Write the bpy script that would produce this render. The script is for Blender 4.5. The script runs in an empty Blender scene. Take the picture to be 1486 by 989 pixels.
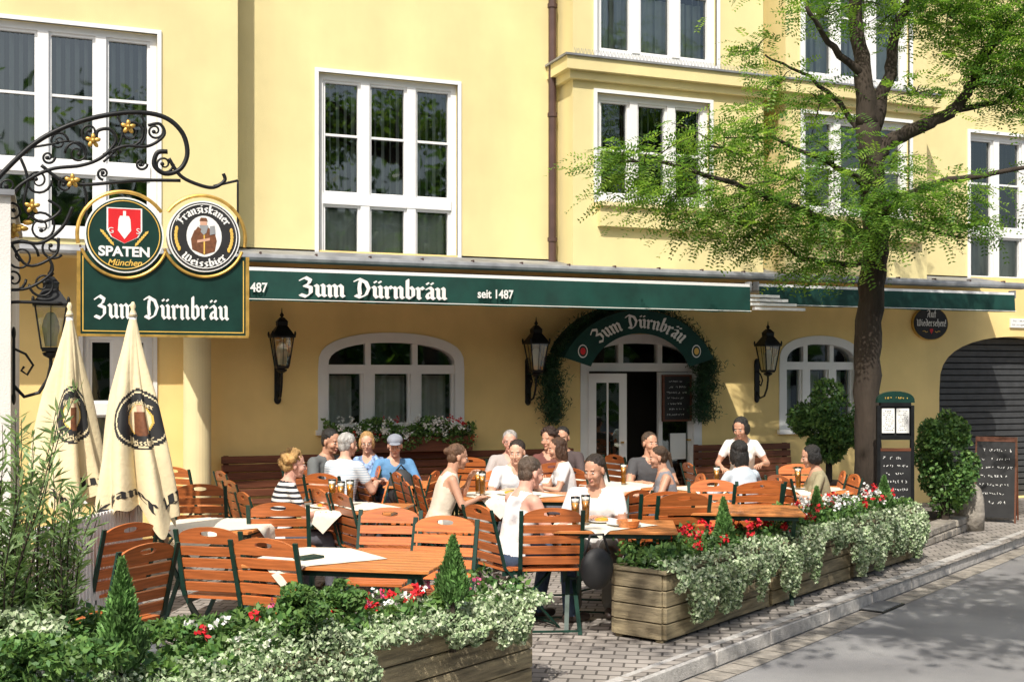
import bpy, math, random
import numpy as np
from mathutils import Vector, Matrix
random.seed(7); rng=np.random.default_rng(7)
# ------------------------------------------------------------------ survey constants
F=1700.; Y0=548.; H=1.85; D=13.9; YAW=math.radians(21.6)
sY,cY=math.sin(YAW),math.cos(YAW)
def ray(px):
    u=(px-743)/F
    return (sY+cY*u, cY-sY*u)
def onp(px,py,Y=0.):
    rx,ry=ray(px); d=(Y+D)/ry
    return (d*rx, H+(Y0-py)/F*d)
def at(px,d):
    rx,ry=ray(px); return (d*rx,-D+d*ry)
def at3(px,py,d):
    x,y=at(px,d); return (x,y,H+(Y0-py)/F*d)
def atz(px,py,z=0.):
    return at(px,(H-z)*F/(py-Y0))
scene=bpy.context.scene
COL=scene.collection
# ------------------------------------------------------------------ materials
def _new(name):
    m=bpy.data.materials.new(name); m.use_nodes=True
    nt=m.node_tree; b=nt.nodes['Principled BSDF']; return m,nt,b
def mat(name,col,rough=.7,var=.12,scale=3.,bump=0.,bscale=60.,metal=0.,stretch=(1,1,1),spec=.4,detail=6,dirt=0.,rnd=0.):
    m,nt,b=_new(name); N=nt.nodes; L=nt.links
    tc=N.new('ShaderNodeTexCoord'); mp=N.new('ShaderNodeMapping'); mp.inputs['Scale'].default_value=stretch
    L.new(tc.outputs['Object'],mp.inputs['Vector'])
    n=N.new('ShaderNodeTexNoise'); n.inputs['Scale'].default_value=scale; n.inputs['Detail'].default_value=detail
    L.new(mp.outputs[0],n.inputs['Vector'])
    r=N.new('ShaderNodeValToRGB'); r.color_ramp.elements[0].position=.3; r.color_ramp.elements[1].position=.7
    r.color_ramp.elements[0].color=[max(0,c*(1-var)) for c in col]+[1]
    r.color_ramp.elements[1].color=[min(1,c*(1+var)) for c in col]+[1]
    L.new(n.outputs['Fac'],r.inputs['Fac'])
    out=r.outputs[0]
    if dirt>0:
        n3=N.new('ShaderNodeTexNoise'); n3.inputs['Scale'].default_value=.7; n3.inputs['Detail'].default_value=9
        mp3=N.new('ShaderNodeMapping'); mp3.inputs['Scale'].default_value=(1.6,1.6,.35); L.new(tc.outputs['Object'],mp3.inputs['Vector']); L.new(mp3.outputs[0],n3.inputs['Vector'])
        mx=N.new('ShaderNodeMixRGB'); mx.blend_type='MULTIPLY'; 
        rr=N.new('ShaderNodeValToRGB'); rr.color_ramp.elements[0].position=.35; rr.color_ramp.elements[1].position=.62
        rr.color_ramp.elements[0].color=(1-dirt,1-dirt,1-dirt*.9,1); rr.color_ramp.elements[1].color=(1,1,1,1)
        L.new(n3.outputs['Fac'],rr.inputs['Fac']); mx.inputs['Fac'].default_value=1
        L.new(out,mx.inputs[1]); L.new(rr.outputs[0],mx.inputs[2]); out=mx.outputs[0]
    if rnd>0:
        oi=N.new('ShaderNodeObjectInfo'); mr=N.new('ShaderNodeMapRange'); mr.inputs['To Min'].default_value=1-rnd; mr.inputs['To Max'].default_value=1+rnd*.6
        L.new(oi.outputs['Random'],mr.inputs['Value']); hv=N.new('ShaderNodeHueSaturation'); L.new(mr.outputs[0],hv.inputs['Value']); L.new(out,hv.inputs['Color']); out=hv.outputs[0]
    L.new(out,b.inputs['Base Color'])
    b.inputs['Roughness'].default_value=rough; b.inputs['Metallic'].default_value=metal
    b.inputs['Specular IOR Level'].default_value=spec
    if bump>0:
        n2=N.new('ShaderNodeTexNoise'); n2.inputs['Scale'].default_value=bscale; n2.inputs['Detail'].default_value=5
        L.new(mp.outputs[0],n2.inputs['Vector'])
        bp=N.new('ShaderNodeBump'); bp.inputs['Strength'].default_value=bump; bp.inputs['Distance'].default_value=.02
        L.new(n2.outputs['Fac'],bp.inputs['Height']); L.new(bp.outputs[0],b.inputs['Normal'])
    return m
def leafmat(name,col,tr=.35,var=.35):
    m,nt,b=_new(name); N=nt.nodes; L=nt.links
    tc=N.new('ShaderNodeTexCoord'); n=N.new('ShaderNodeTexNoise'); n.inputs['Scale'].default_value=9.; n.inputs['Detail'].default_value=2
    L.new(tc.outputs['Object'],n.inputs['Vector'])
    r=N.new('ShaderNodeValToRGB'); r.color_ramp.elements[0].position=.35; r.color_ramp.elements[1].position=.65
    r.color_ramp.elements[0].color=[c*(1-var) for c in col]+[1]; r.color_ramp.elements[1].color=[min(1,c*(1+var)) for c in col]+[1]
    L.new(n.outputs['Fac'],r.inputs['Fac']); L.new(r.outputs[0],b.inputs['Base Color'])
    b.inputs['Roughness'].default_value=.5; b.inputs['Specular IOR Level'].default_value=.35
    if tr>.26:
        t=N.new('ShaderNodeBsdfTranslucent'); mx=N.new('ShaderNodeMixShader'); mx.inputs[0].default_value=tr
        hs=N.new('ShaderNodeMixRGB'); hs.blend_type='MULTIPLY'; hs.inputs[0].default_value=1; hs.inputs[2].default_value=(1.,1.,.6,1)
        L.new(r.outputs[0],hs.inputs[1])
        sc=N.new('ShaderNodeVectorMath'); sc.operation='SCALE'; sc.inputs['Scale'].default_value=1.9
        L.new(hs.outputs[0],sc.inputs[0]); L.new(sc.outputs[0],t.inputs['Color'])
        L.new(b.outputs[0],mx.inputs[1]); L.new(t.outputs[0],mx.inputs[2]); L.new(mx.outputs[0],N['Material Output'].inputs['Surface'])
    return m
def glassmat(name,tint=(.85,.9,.88),refl=.5):
    m,nt,b=_new(name); N=nt.nodes; L=nt.links; N.remove(b)
    t=N.new('ShaderNodeBsdfTransparent'); t.inputs[0].default_value=(*tint,1)
    g=N.new('ShaderNodeBsdfGlossy'); g.inputs['Roughness'].default_value=.02; g.inputs[0].default_value=(.9,.95,.95,1)
    lw=N.new('ShaderNodeFresnel'); lw.inputs['IOR'].default_value=1.5
    ma=N.new('ShaderNodeMath'); ma.operation='MULTIPLY_ADD'; ma.inputs[1].default_value=1.; ma.inputs[2].default_value=refl
    L.new(lw.outputs[0],ma.inputs[0])
    tc=N.new('ShaderNodeTexCoord'); n=N.new('ShaderNodeTexNoise'); n.inputs['Scale'].default_value=1.3
    L.new(tc.outputs['Object'],n.inputs['Vector']); bp=N.new('ShaderNodeBump'); bp.inputs['Strength'].default_value=.15; bp.inputs['Distance'].default_value=.02
    L.new(n.outputs['Fac'],bp.inputs['Height']); L.new(bp.outputs[0],g.inputs['Normal'])
    mx=N.new('ShaderNodeMixShader'); L.new(ma.outputs[0],mx.inputs[0]); L.new(t.outputs[0],mx.inputs[1]); L.new(g.outputs[0],mx.inputs[2])
    L.new(mx.outputs[0],N['Material Output'].inputs['Surface']); return m
def stripemat(name,c1,c2,freq,duty=.5,axis=2):
    m,nt,b=_new(name); N=nt.nodes; L=nt.links
    tc=N.new('ShaderNodeTexCoord'); sp=N.new('ShaderNodeSeparateXYZ'); L.new(tc.outputs['Object'],sp.inputs[0])
    a=N.new('ShaderNodeMath'); a.operation='MULTIPLY'; a.inputs[1].default_value=freq; L.new(sp.outputs[axis],a.inputs[0])
    f=N.new('ShaderNodeMath'); f.operation='FRACT'; L.new(a.outputs[0],f.inputs[0])
    g=N.new('ShaderNodeMath'); g.operation='GREATER_THAN'; g.inputs[1].default_value=duty; L.new(f.outputs[0],g.inputs[0])
    mx=N.new('ShaderNodeMixRGB'); L.new(g.outputs[0],mx.inputs[0]); mx.inputs[1].default_value=(*c1,1); mx.inputs[2].default_value=(*c2,1)
    L.new(mx.outputs[0],b.inputs['Base Color']); b.inputs['Roughness'].default_value=.85; return m
M={}
M['yellow']=mat('yellow_plaster',(.80,.685,.345),.9,.05,2.,.25,140,dirt=.13)
M['yellow_dk']=mat('ochre_plaster',(.92,.69,.29),.9,.06,2.,.25,120,dirt=.14)
M['trim']=mat('cream_trim',(.82,.70,.40),.85,.05,3,dirt=.1)
M['white']=mat('white_paint',(.80,.80,.79),.45,.03,6)
M['whitewall']=mat('white_render',(.78,.76,.72),.9,.05,2,.3,80,dirt=.1)
M['green']=mat('green_awning_fabric',(.004,.050,.038),.75,.25,4,.2,200,dirt=.2)
M['signgreen']=mat('green_sign_paint',(.006,.035,.026),.4,.2,8)
M['black']=mat('black_iron',(.012,.013,.014),.45,.3,20,metal=.3)
M['gold']=mat('gold_leaf',(.60,.37,.09),.4,.3,15,metal=.6)
M['goldp']=mat('gold_paint',(.75,.48,.10),.4,.1,15)
M['cream']=mat('cream_fabric',(.80,.68,.43),.85,.08,6,.2,40,dirt=.15)
M['cloth']=mat('cream_tablecloth',(.80,.74,.62),.8,.05,6,.3,18)
M['letter']=mat('white_lettering',(.80,.80,.77),.6,.04,6)
M['red']=mat('red_paint',(.65,.02,.025),.4,.1,6)
M['brown']=mat('brown_habit',(.16,.06,.025),.7,.3,40)
M['skin']=mat('light_skin',(.62,.36,.25),.5,.08,20)
M['metalgrey']=mat('grey_zinc',(.30,.31,.32),.5,.25,6,metal=.2,dirt=.3)
M['pipe']=mat('dark_red_pipe',(.08,.045,.04),.5,.2,6)
M['glass']=glassmat('window_glass',(.74,.80,.78),.10)
M['lampglass']=glassmat('lantern_glass',(.9,.88,.75),.08)
M['clear']=glassmat('clear_glass',(.93,.95,.95),.06)
M['beer']=mat('beer',(.75,.33,.03),.15,.1,5,spec=.6)
M['foam']=mat('beer_foam',(.85,.82,.72),.9,.03,30)
M['blind']=mat('blind_fabric',(.50,.50,.47),.8,.15,3)
M['curtain']=mat('white_curtain',(.62,.62,.58),.85,.08,6)
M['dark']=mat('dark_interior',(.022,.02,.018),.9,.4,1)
M['frame_green']=mat('dark_green_metal',(.008,.040,.028),.4,.2,20)
M['bench']=mat('dark_bench_wood',(.13,.045,.022),.5,.3,4,stretch=(1,1,12))
M['asphalt']=mat('asphalt',(.29,.285,.28),.9,.16,1.1,.6,160,detail=12,dirt=.25)
M['ground']=mat('ground',(.14,.13,.12),.95,.2,.5)
M['kerb']=mat('granite_kerb',(.50,.48,.45),.85,.2,25,.5,90,dirt=.2)
M['stone']=mat('stone',(.30,.27,.23),.9,.3,9,.8,25)
M['bark']=mat('bark',(.042,.032,.024),.95,.5,6,1.,22,stretch=(1,1,.25))
M['soil']=mat('soil',(.03,.02,.014),1,.3,30,.5,60)
M['board']=mat('chalkboard',(.02,.02,.021),.6,.3,8)
M['shutter']=mat('shutter_metal',(.05,.052,.055),.5,.2,8)
M['wood']=mat('orange_varnished_wood',(.54,.155,.042),.35,.28,5.,.1,25,stretch=(1.,14,14),spec=.5,rnd=.28)
M['woodt']=mat('table_wood',(.60,.225,.065),.30,.28,5.,.1,25,stretch=(1.2,14,14),spec=.55,rnd=.15)
M['plank']=mat('weathered_plank',(.36,.295,.175),.85,.45,4,.6,30,stretch=(1.,1.,9),dirt=.4)
def paving():
    m,nt,b=_new('terrace_paving'); N=nt.nodes; L=nt.links
    tc=N.new('ShaderNodeTexCoord'); mp=N.new('ShaderNodeMapping'); mp.inputs['Rotation'].default_value=(0,0,math.radians(30))
    L.new(tc.outputs['Object'],mp.inputs[0]); br=N.new('ShaderNodeTexBrick'); L.new(mp.outputs[0],br.inputs['Vector'])
    br.inputs['Scale'].default_value=1; br.inputs['Brick Width'].default_value=.16; br.inputs['Row Height'].default_value=.11
    br.inputs['Mortar Size'].default_value=.008; br.inputs['Color1'].default_value=(.37,.335,.30,1); br.inputs['Color2'].default_value=(.26,.235,.21,1); br.inputs['Mortar'].default_value=(.09,.08,.07,1)
    n=N.new('ShaderNodeTexNoise'); n.inputs['Scale'].default_value=2; n.inputs['Detail'].default_value=8; L.new(tc.outputs['Object'],n.inputs['Vector'])
    mx=N.new('ShaderNodeMixRGB'); mx.blend_type='OVERLAY'; mx.inputs[0].default_value=.5; L.new(br.outputs[0],mx.inputs[1]); L.new(n.outputs['Fac'],mx.inputs[2])
    L.new(mx.outputs[0],b.inputs['Base Color']); b.inputs['Roughness'].default_value=.85
    bp=N.new('ShaderNodeBump'); bp.inputs['Strength'].default_value=.6; bp.inputs['Distance'].default_value=.01; bp.invert=True
    L.new(br.outputs['Fac'],bp.inputs['Height']); L.new(bp.outputs[0],b.inputs['Normal']); return m
M['paving']=paving()
LT=[leafmat('locust_leaf_a',(.12,.23,.04),.45),leafmat('locust_leaf_b',(.07,.155,.03),.4),leafmat('locust_leaf_c',(.21,.33,.06),.5)]
LB=[leafmat('bush_leaf_a',(.05,.12,.03),.25),leafmat('bush_leaf_b',(.09,.18,.045),.25),leafmat('bush_leaf_c',(.15,.26,.07),.3)]
LS=[leafmat('trailing_leaf_a',(.34,.43,.24),.25,.25),leafmat('trailing_leaf_b',(.21,.30,.15),.25,.3),leafmat('trailing_leaf_c',(.52,.59,.40),.25,.2)]
LC=[leafmat('cypress_a',(.065,.15,.035),.15),leafmat('cypress_b',(.13,.26,.07),.15)]
LO=[leafmat('oleander_a',(.16,.25,.11),.35),leafmat('oleander_b',(.26,.37,.17),.35)]
LR=[leafmat('red_petal',(.65,.02,.03),.2,.2)]
LW=[leafmat('white_petal',(.8,.8,.76),.2,.05)]
LP=[leafmat('pink_petal',(.7,.12,.25),.2,.2)]
# ------------------------------------------------------------------ mesh builder
def empty(name,loc=(0,0,0)):
    e=bpy.data.objects.new(name,None); e.location=loc; e.empty_display_size=.2; COL.objects.link(e); return e
class MB:
    def __init__(s): s.v=[]; s.f=[]; s.m=[]; s.mats=[]
    def mi(s,mt):
        if mt not in s.mats: s.mats.append(mt)
        return s.mats.index(mt)
    def add(s,vs,fs,mt):
        o=len(s.v); s.v+= [tuple(v) for v in vs]; k=s.mi(mt)
        for f in fs: s.f.append(tuple(i+o for i in f)); s.m.append(k)
    def poly(s,vs,mt): s.add(vs,[tuple(range(len(vs)))],mt)
    def box(s,c,sz,mt,rot=0.,R=None):
        hx,hy,hz=[a/2 for a in sz]; vs=[]
        ca,sa=math.cos(rot),math.sin(rot)
        for z in(-hz,hz):
            for x,y in((-hx,-hy),(hx,-hy),(hx,hy),(-hx,hy)):
                p=Vector((x*ca-y*sa,x*sa+y*ca,z)) if R is None else R@Vector((x,y,z))
                vs.append((c[0]+p[0],c[1]+p[1],c[2]+p[2]))
        s.add(vs,[(3,2,1,0),(4,5,6,7),(0,1,5,4),(1,2,6,5),(2,3,7,6),(3,0,4,7)],mt)
    def bb(s,x0,x1,y0,y1,z0,z1,mt): s.box(((x0+x1)/2,(y0+y1)/2,(z0+z1)/2),(abs(x1-x0),abs(y1-y0),abs(z1-z0)),mt)
    def beam(s,p0,p1,w,h,mt,up=(0,0,1)):
        p0=Vector(p0);p1=Vector(p1); d=(p1-p0); l=d.length; d.normalize(); u=Vector(up)
        if abs(d.dot(u))>.98: u=Vector((1,0,0))
        sd=d.cross(u).normalized(); u=sd.cross(d)
        R=Matrix((sd,d,u)).transposed(); s.box((p0+p1)/2,(w,l,h),mt,R=R)
    def tube(s,pts,r,mt,seg=8,cap=True):
        pts=[Vector(p) for p in pts]; n=len(pts)
        if not hasattr(r,'__len__'): r=[r]*n
        vs=[];fs=[]; pu=None
        for i,p in enumerate(pts):
            t=(pts[min(i+1,n-1)]-pts[max(i-1,0)])
            if t.length<1e-9: t=Vector((0,0,1))
            t.normalize()
            if pu is None: pu=Vector((1,0,0)) if abs(t.x)<.9 else Vector((0,1,0))
            a=(pu-t*pu.dot(t)).normalized(); b=t.cross(a); pu=a
            for k in range(seg):
                g=2*math.pi*k/seg; vs.append(p+(a*math.cos(g)+b*math.sin(g))*r[i])
        for i in range(n-1):
            for k in range(seg):
                k2=(k+1)%seg; fs.append((i*seg+k,i*seg+k2,(i+1)*seg+k2,(i+1)*seg+k))
        if cap: fs.append(tuple(range(seg))[::-1]); fs.append(tuple((n-1)*seg+k for k in range(seg)))
        s.add(vs,fs,mt)
    def lathe(s,c,prof,mt,seg=24,sx=1,sy=1):
        vs=[];fs=[];n=len(prof)
        for r,z in prof:
            for k in range(seg):
                g=2*math.pi*k/seg; vs.append((c[0]+r*sx*math.cos(g),c[1]+r*sy*math.sin(g),c[2]+z))
        for i in range(n-1):
            for k in range(seg):
                k2=(k+1)%seg; fs.append((i*seg+k,i*seg+k2,(i+1)*seg+k2,(i+1)*seg+k))
        fs.append(tuple(range(seg))[::-1]); fs.append(tuple((n-1)*seg+k for k in range(seg)))
        s.add(vs,fs,mt)
    def ell(s,c,r,mt,n=12,R=None):
        vs=[];fs=[]; m=n//2+1
        for i in range(m+1):
            th=math.pi*i/m
            if i in(0,m): vs.append((0,0,-math.cos(th)*r[2])); continue
            for k in range(n):
                g=2*math.pi*k/n; vs.append((r[0]*math.sin(th)*math.cos(g),r[1]*math.sin(th)*math.sin(g),-r[2]*math.cos(th)))
        if R is not None: vs=[tuple(R@Vector(v)) for v in vs]
        vs=[(v[0]+c[0],v[1]+c[1],v[2]+c[2]) for v in vs]
        for k in range(n): fs.append((0,1+(k+1)%n,1+k))
        for i in range(m-2):
            for k in range(n):
                a=1+i*n; fs.append((a+k,a+(k+1)%n,a+n+(k+1)%n,a+n+k))
        last=len(vs)-1; a=1+(m-2)*n
        for k in range(n): fs.append((a+k,a+(k+1)%n,last))
        s.add(vs,fs,mt)
    def cap(s,p0,p1,r0,r1,mt,seg=10):
        p0=Vector(p0);p1=Vector(p1); d=(p1-p0); l=d.length
        if l<1e-6: s.ell(p0,(r0,)*3,mt,seg); return
        d.normalize(); pts=[];rs=[]
        for a in(-85,-60,-30,0): pts.append(p0+d*r0*math.sin(math.radians(a))); rs.append(r0*math.cos(math.radians(a)))
        pts.append((p0+p1)/2); rs.append((r0+r1)/2)
        for a in(0,30,60,85): pts.append(p1+d*r1*math.sin(math.radians(a))); rs.append(r1*math.cos(math.radians(a)))
        s.tube(pts,rs,mt,seg)
    def mesh(s,name):
        me=bpy.data.meshes.new(name); me.from_pydata(s.v,[],s.f)
        for m_ in s.mats: me.materials.append(m_)
        me.polygons.foreach_set('material_index',s.m); me.update(); return me
    def obj(s,name,parent=None,smooth=False,bevel=0,loc=None,rotz=0):
        me=s.mesh(name)
        if smooth: me.polygons.foreach_set('use_smooth',[True]*len(me.polygons))
        o=bpy.data.objects.new(name,me); COL.objects.link(o)
        if parent: o.parent=parent
        if loc is not None: o.location=loc
        o.rotation_euler=(0,0,rotz)
        if bevel:
            b=o.modifiers.new('b','BEVEL'); b.width=bevel; b.segments=1; b.limit_method='ANGLE'
        return o
def quads_obj(name,V,mats,midx,parent=None):
    n=len(V)//4; me=bpy.data.meshes.new(name)
    me.vertices.add(4*n); me.vertices.foreach_set('co',np.asarray(V,dtype=np.float32).ravel())
    me.loops.add(4*n); me.loops.foreach_set('vertex_index',np.arange(4*n,dtype=np.int32))
    me.polygons.add(n); me.polygons.foreach_set('loop_start',np.arange(0,4*n,4,dtype=np.int32))
    me.polygons.foreach_set('loop_total',np.full(n,4,dtype=np.int32))
    for m_ in mats: me.materials.append(m_)
    me.polygons.foreach_set('material_index',np.asarray(midx,dtype=np.int32)); me.update(calc_edges=True)
    o=bpy.data.objects.new(name,me); COL.objects.link(o)
    if parent: o.parent=parent
    return o
def unit(a): return a/np.maximum(np.linalg.norm(a,axis=1,keepdims=True),1e-9)
def leafquads(P,L,W,upbias=.6,dirs=None,jit=.6):
    n=len(P); a=rng.normal(size=(n,3))
    if dirs is not None: a=np.asarray(dirs)+a*jit
    a=unit(a); nn=rng.normal(size=(n,3))*.7; nn[:,2]+=upbias; b=unit(np.cross(a,nn))
    l=(L*rng.uniform(.7,1.3,n))[:,None]/2; w=(W*rng.uniform(.7,1.3,n))[:,None]/2
    V=np.stack([P-a*l,P-b*w+a*l*.1,P+a*l,P+b*w+a*l*.1],axis=1).reshape(-1,3); return V
def leaves(name,P,L,W,mats,parent=None,**k):
    P=np.asarray(P); V=leafquads(P,L,W,**k)
    return quads_obj(name,V,mats,rng.integers(0,len(mats),len(P)),parent)
# ------------------------------------------------------------------ blackletter pen
G={'i':(.35,[[(0,.9),(.12,.8),(.12,.15),(.25,.03)],[(.1,1.3),(.14,1.26)]]),
'n':(.72,[[(0,.9),(.12,.8),(.12,.1),(.2,0)],[(.12,.75),(.35,.95),(.5,.8),(.5,.12),(.62,.02)]]),
'u':(.72,[[(0,.9),(.12,.8),(.12,.2),(.25,.02),(.5,.2)],[(.4,.95),(.5,.85),(.5,.12),(.62,.02)]]),
'm':(1.1,[[(0,.9),(.12,.8),(.12,.1),(.2,0)],[(.12,.75),(.35,.95),(.5,.8),(.5,.1),(.58,0)],[(.5,.75),(.73,.95),(.88,.8),(.88,.12),(1.,.02)]]),
'r':(.52,[[(0,.9),(.12,.8),(.12,.1),(.22,0)],[(.12,.75),(.32,.95),(.42,.82)]]),
'b':(.68,[[(.12,1.55),(.12,.15),(.3,.02),(.5,.2),(.5,.75),(.35,.95),(.15,.8)]]),
'a':(.68,[[(.1,.85),(.3,.97),(.45,.8),(.45,.12),(.58,.02)],[(.45,.55),(.2,.5),(.1,.25),(.2,.05),(.45,.2)]]),
'e':(.55,[[(.1,.5),(.42,.62),(.42,.8),(.28,.95),(.1,.78),(.1,.2),(.28,.02),(.45,.15)]]),
's':(.58,[[(.45,.85),(.28,.96),(.1,.75),(.4,.35),(.35,.1),(.1,.05)]]),
'z':(.55,[[(.08,.88),(.45,.92),(.15,.5),(.42,.35),(.38,.05),(.08,-.05)]]),
'k':(.6,[[(.12,1.5),(.12,.05)],[(.12,.6),(.4,.92),(.42,.7),(.15,.5),(.48,.03)]]),
'f':(.48,[[(.2,0),(.2,1.3),(.42,1.5)],[(.02,.92),(.4,.92)]]),
'h':(.68,[[(.12,1.5),(.12,.05)],[(.12,.75),(.35,.95),(.5,.8),(.5,.1),(.35,-.2)]]),
'd':(.68,[[(.5,.2),(.3,.02),(.1,.2),(.1,.75),(.3,.95),(.5,.75)],[(.1,1.5),(.5,1.1),(.5,.1)]]),
'Z':(.92,[[(.05,1.3),(.35,1.5),(.65,1.3),(.55,1.),(.3,.85)],[(.3,.85),(.68,.7),(.68,.25),(.4,-.05),(.05,.1)]]),
'D':(1.1,[[(0,1.35),(.25,1.5),(.7,1.25),(.88,.75),(.7,.2),(.35,0),(.05,.15)],[(.32,1.3),(.27,.8),(.32,.2)]]),
'F':(.8,[[(.1,0.05),(.3,.2),(.3,1.4)],[(.05,1.3),(.3,1.45),(.7,1.4)],[(.3,.8),(.6,.85)]]),
'W':(1.25,[[(.05,1.35),(.2,1.2),(.2,.15),(.4,.02),(.6,.2),(.6,1.3)],[(.6,.2),(.8,.02),(1.05,.2),(1.05,1.1),(.9,1.35)]]),
'A':(.92,[[(.05,1.2),(.3,1.45),(.65,1.3),(.65,.1),(.78,0)],[(.65,.8),(.25,.75),(.2,.2),(.05,0)]]),
'!':(.3,[[(.1,1.4),(.1,.5)],[(.1,.1),(.13,.05)]]),' ':(.5,[])}
UM=[[(.13,1.32),(.16,1.28)],[(.43,1.32),(.46,1.28)]]
G['ü']=(G['u'][0],G['u'][1]+UM); G['ä']=(G['a'][0],G['a'][1]+UM)
def hull(P):
    P=sorted(set(P)); 
    def half(Q):
        o=[]
        for p in Q:
            while len(o)>1 and (o[-1][0]-o[-2][0])*(p[1]-o[-2][1])-(o[-1][1]-o[-2][1])*(p[0]-o[-2][0])<=0: o.pop()
            o.append(p)
        return o
    a=half(P); b=half(P[::-1]); return a[:-1]+b[:-1]
def textpolys(txt,nib=.2):
    x=0; out=[]; ca,sa=math.cos(.7),math.sin(.7)
    nb=[(ca*nib/2*i-sa*.04*j,sa*nib/2*i+ca*.04*j) for i in(-1,1) for j in(-1,1)]
    for ch in txt:
        w,st=G[ch]
        for pl in st:
            for a,b in zip(pl[:-1],pl[1:]):
                out.append(hull([(round(x+q[0]+n[0],4),round(q[1]+n[1],4)) for q in(a,b) for n in nb]))
        x+=w+.06
    return out,x
def flat_text(mb,txt,x0,z0,width,Y,mt,slant=0,hs=None,nib=.2):
    P,w=textpolys(txt,nib); k=width/w; kh=k if hs is None else hs
    for i,p in enumerate(P):
        mb.poly([(x0+q[0]*k+q[1]*slant,Y-.0002*(i%9),z0+q[1]*kh) for q in p],mt)
def arc_text(mb,txt,xc,zc,R,a0,a1,Y,mt,hs=None,nib=.22):
    P,w=textpolys(txt,nib); L=abs(math.radians(a1-a0))*R; k=L/w; kh=k if hs is None else hs
    for i,p in enumerate(P):
        vs=[]
        for q in p:
            a=math.radians(a0+(a1-a0)*q[0]/w); r=R+q[1]*kh
            vs.append((xc+r*math.cos(a),Y-.0002*(i%9),zc+r*math.sin(a)))
        mb.poly(vs,mt)
def font(txt,x,z,size,Y,mt,parent,name,sx=1,shear=0,off=0.,align='LEFT'):
    c=bpy.data.curves.new(name,'FONT'); c.body=txt; c.size=size; c.extrude=.0008; c.offset=off; c.shear=shear; c.align_x=align
    c.materials.append(mt); o=bpy.data.objects.new(name,c); o.location=(x,Y,z); o.rotation_euler=(math.pi/2,0,0); o.scale=(sx,1,1)
    COL.objects.link(o); o.parent=parent; return o
# ------------------------------------------------------------------ WORLD / LIGHT / CAMERA
EL=50.; AZ=215.
w=bpy.data.worlds.new("World"); scene.world=w; w.use_nodes=True; nt=w.node_tree
sk=nt.nodes.new('ShaderNodeTexSky'); sk.sky_type='NISHITA'; sk.sun_disc=False; sk.sun_elevation=math.radians(EL); sk.sun_rotation=math.radians(AZ)
sk.air_density=1.2; sk.dust_density=3.5; sk.ozone_density=.5
nt.links.new(sk.outputs[0],nt.nodes['Background'].inputs[0]); nt.nodes['Background'].inputs[1].default_value=.15
sl=bpy.data.lights.new('sun','SUN'); sl.energy=5.; sl.angle=math.radians(.5); sl.color=(1,.94,.85)
so=bpy.data.objects.new('sun',sl); COL.objects.link(so)
ts=Vector((math.sin(math.radians(AZ))*math.cos(math.radians(EL)),math.cos(math.radians(AZ))*math.cos(math.radians(EL)),math.sin(math.radians(EL))))
so.rotation_euler=ts.to_track_quat('Z','Y').to_euler(); so.location=ts*30
cd=bpy.data.cameras.new('camera'); cam=bpy.data.objects.new('camera',cd); COL.objects.link(cam); scene.camera=cam
cam.location=(0,-D,H); cam.rotation_euler=(math.pi/2,0,-YAW); cd.sensor_width=36; cd.lens=36*F/1486; cd.shift_y=(Y0-494.5)/1486; cd.clip_end=800; cd.clip_start=.05
scene.view_settings.view_transform='Standard'; scene.view_settings.look='None'; scene.view_settings.exposure=0
# ------------------------------------------------------------------ GROUND
RZ=-.12
PA=Vector(atz(965,935)); PBp=Vector(atz(1330,810)); PD=(PBp-PA).normalized(); PN=Vector((PD.y,-PD.x))   # PN towards the road
mb=MB(); mb.poly([(-300,-300,RZ-.004),(300,-300,RZ-.004),(300,300,RZ-.004),(-300,300,RZ-.004)],M['ground']); mb.obj('ground')
mb=MB(); mb.poly([(-40,-40,RZ),(60,-40,RZ),(60,-.01,RZ),(-40,-.01,RZ)],M['asphalt'])
mb.obj('road')
K0=PA+PN*.36
def K(t,o=0.): p=K0+PD*t+PN*o; return (p.x,p.y)
t1=(-.02-K0.y)/PD.y
mb=MB(); a=K(-22,-.15); b=K(t1+.3,-.15)
mb.poly([(a[0],a[1],0),(b[0],min(b[1],-.0),0),(b[0],.02,0),(-18,.02,0),(-18,a[1],0)],M['paving']); mb.obj('terrace')
mb=MB(); t=-16.
while t<t1-.05:
    l=random.uniform(.8,1.15); l=min(l,t1-t)
    p0=K(t+.004,-.148); p1=K(t+l-.004,-.148); q0=K(t+.004,0);q1=K(t+l-.004,0); h=random.uniform(.002,.006)
    mb.add([(*p0,RZ),(*p1,RZ),(*q1,RZ),(*q0,RZ),(*p0,h),(*p1,h),(*q1,h-.006),(*q0,h-.006)],[(3,2,1,0),(4,7,6,5)[::-1],(0,1,5,4),(1,2,6,5),(2,3,7,6),(3,0,4,7)],M['kerb']); t+=l
mb.obj('kerb',bevel=.012)
mb=MB(); t=-16.
while t<t1-.4:
    p0=K(t+.006,.01);p1=K(t+.244,.01);q1=K(t+.244,.2);q0=K(t+.006,.2)
    mb.poly([(*q0,RZ+.005),(*q1,RZ+.005),(*p1,RZ+.005),(*p0,RZ+.005)],M['stone']); t+=.25
mb.obj('gutter_stones')
dx,dy=atz(1268,880,RZ); g=math.atan2(PD.y,PD.x); mb=MB(); mb.box((dx,dy,RZ+.010),(.5,.36,.008),M['black'],g)
for i in range(9):
    o=(i-4)*.05; mb.box((dx+PD.x*o,dy+PD.y*o,RZ+.019),(.02,.32,.010),M['metalgrey'],g)
mb.obj('drain_grate')
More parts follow.
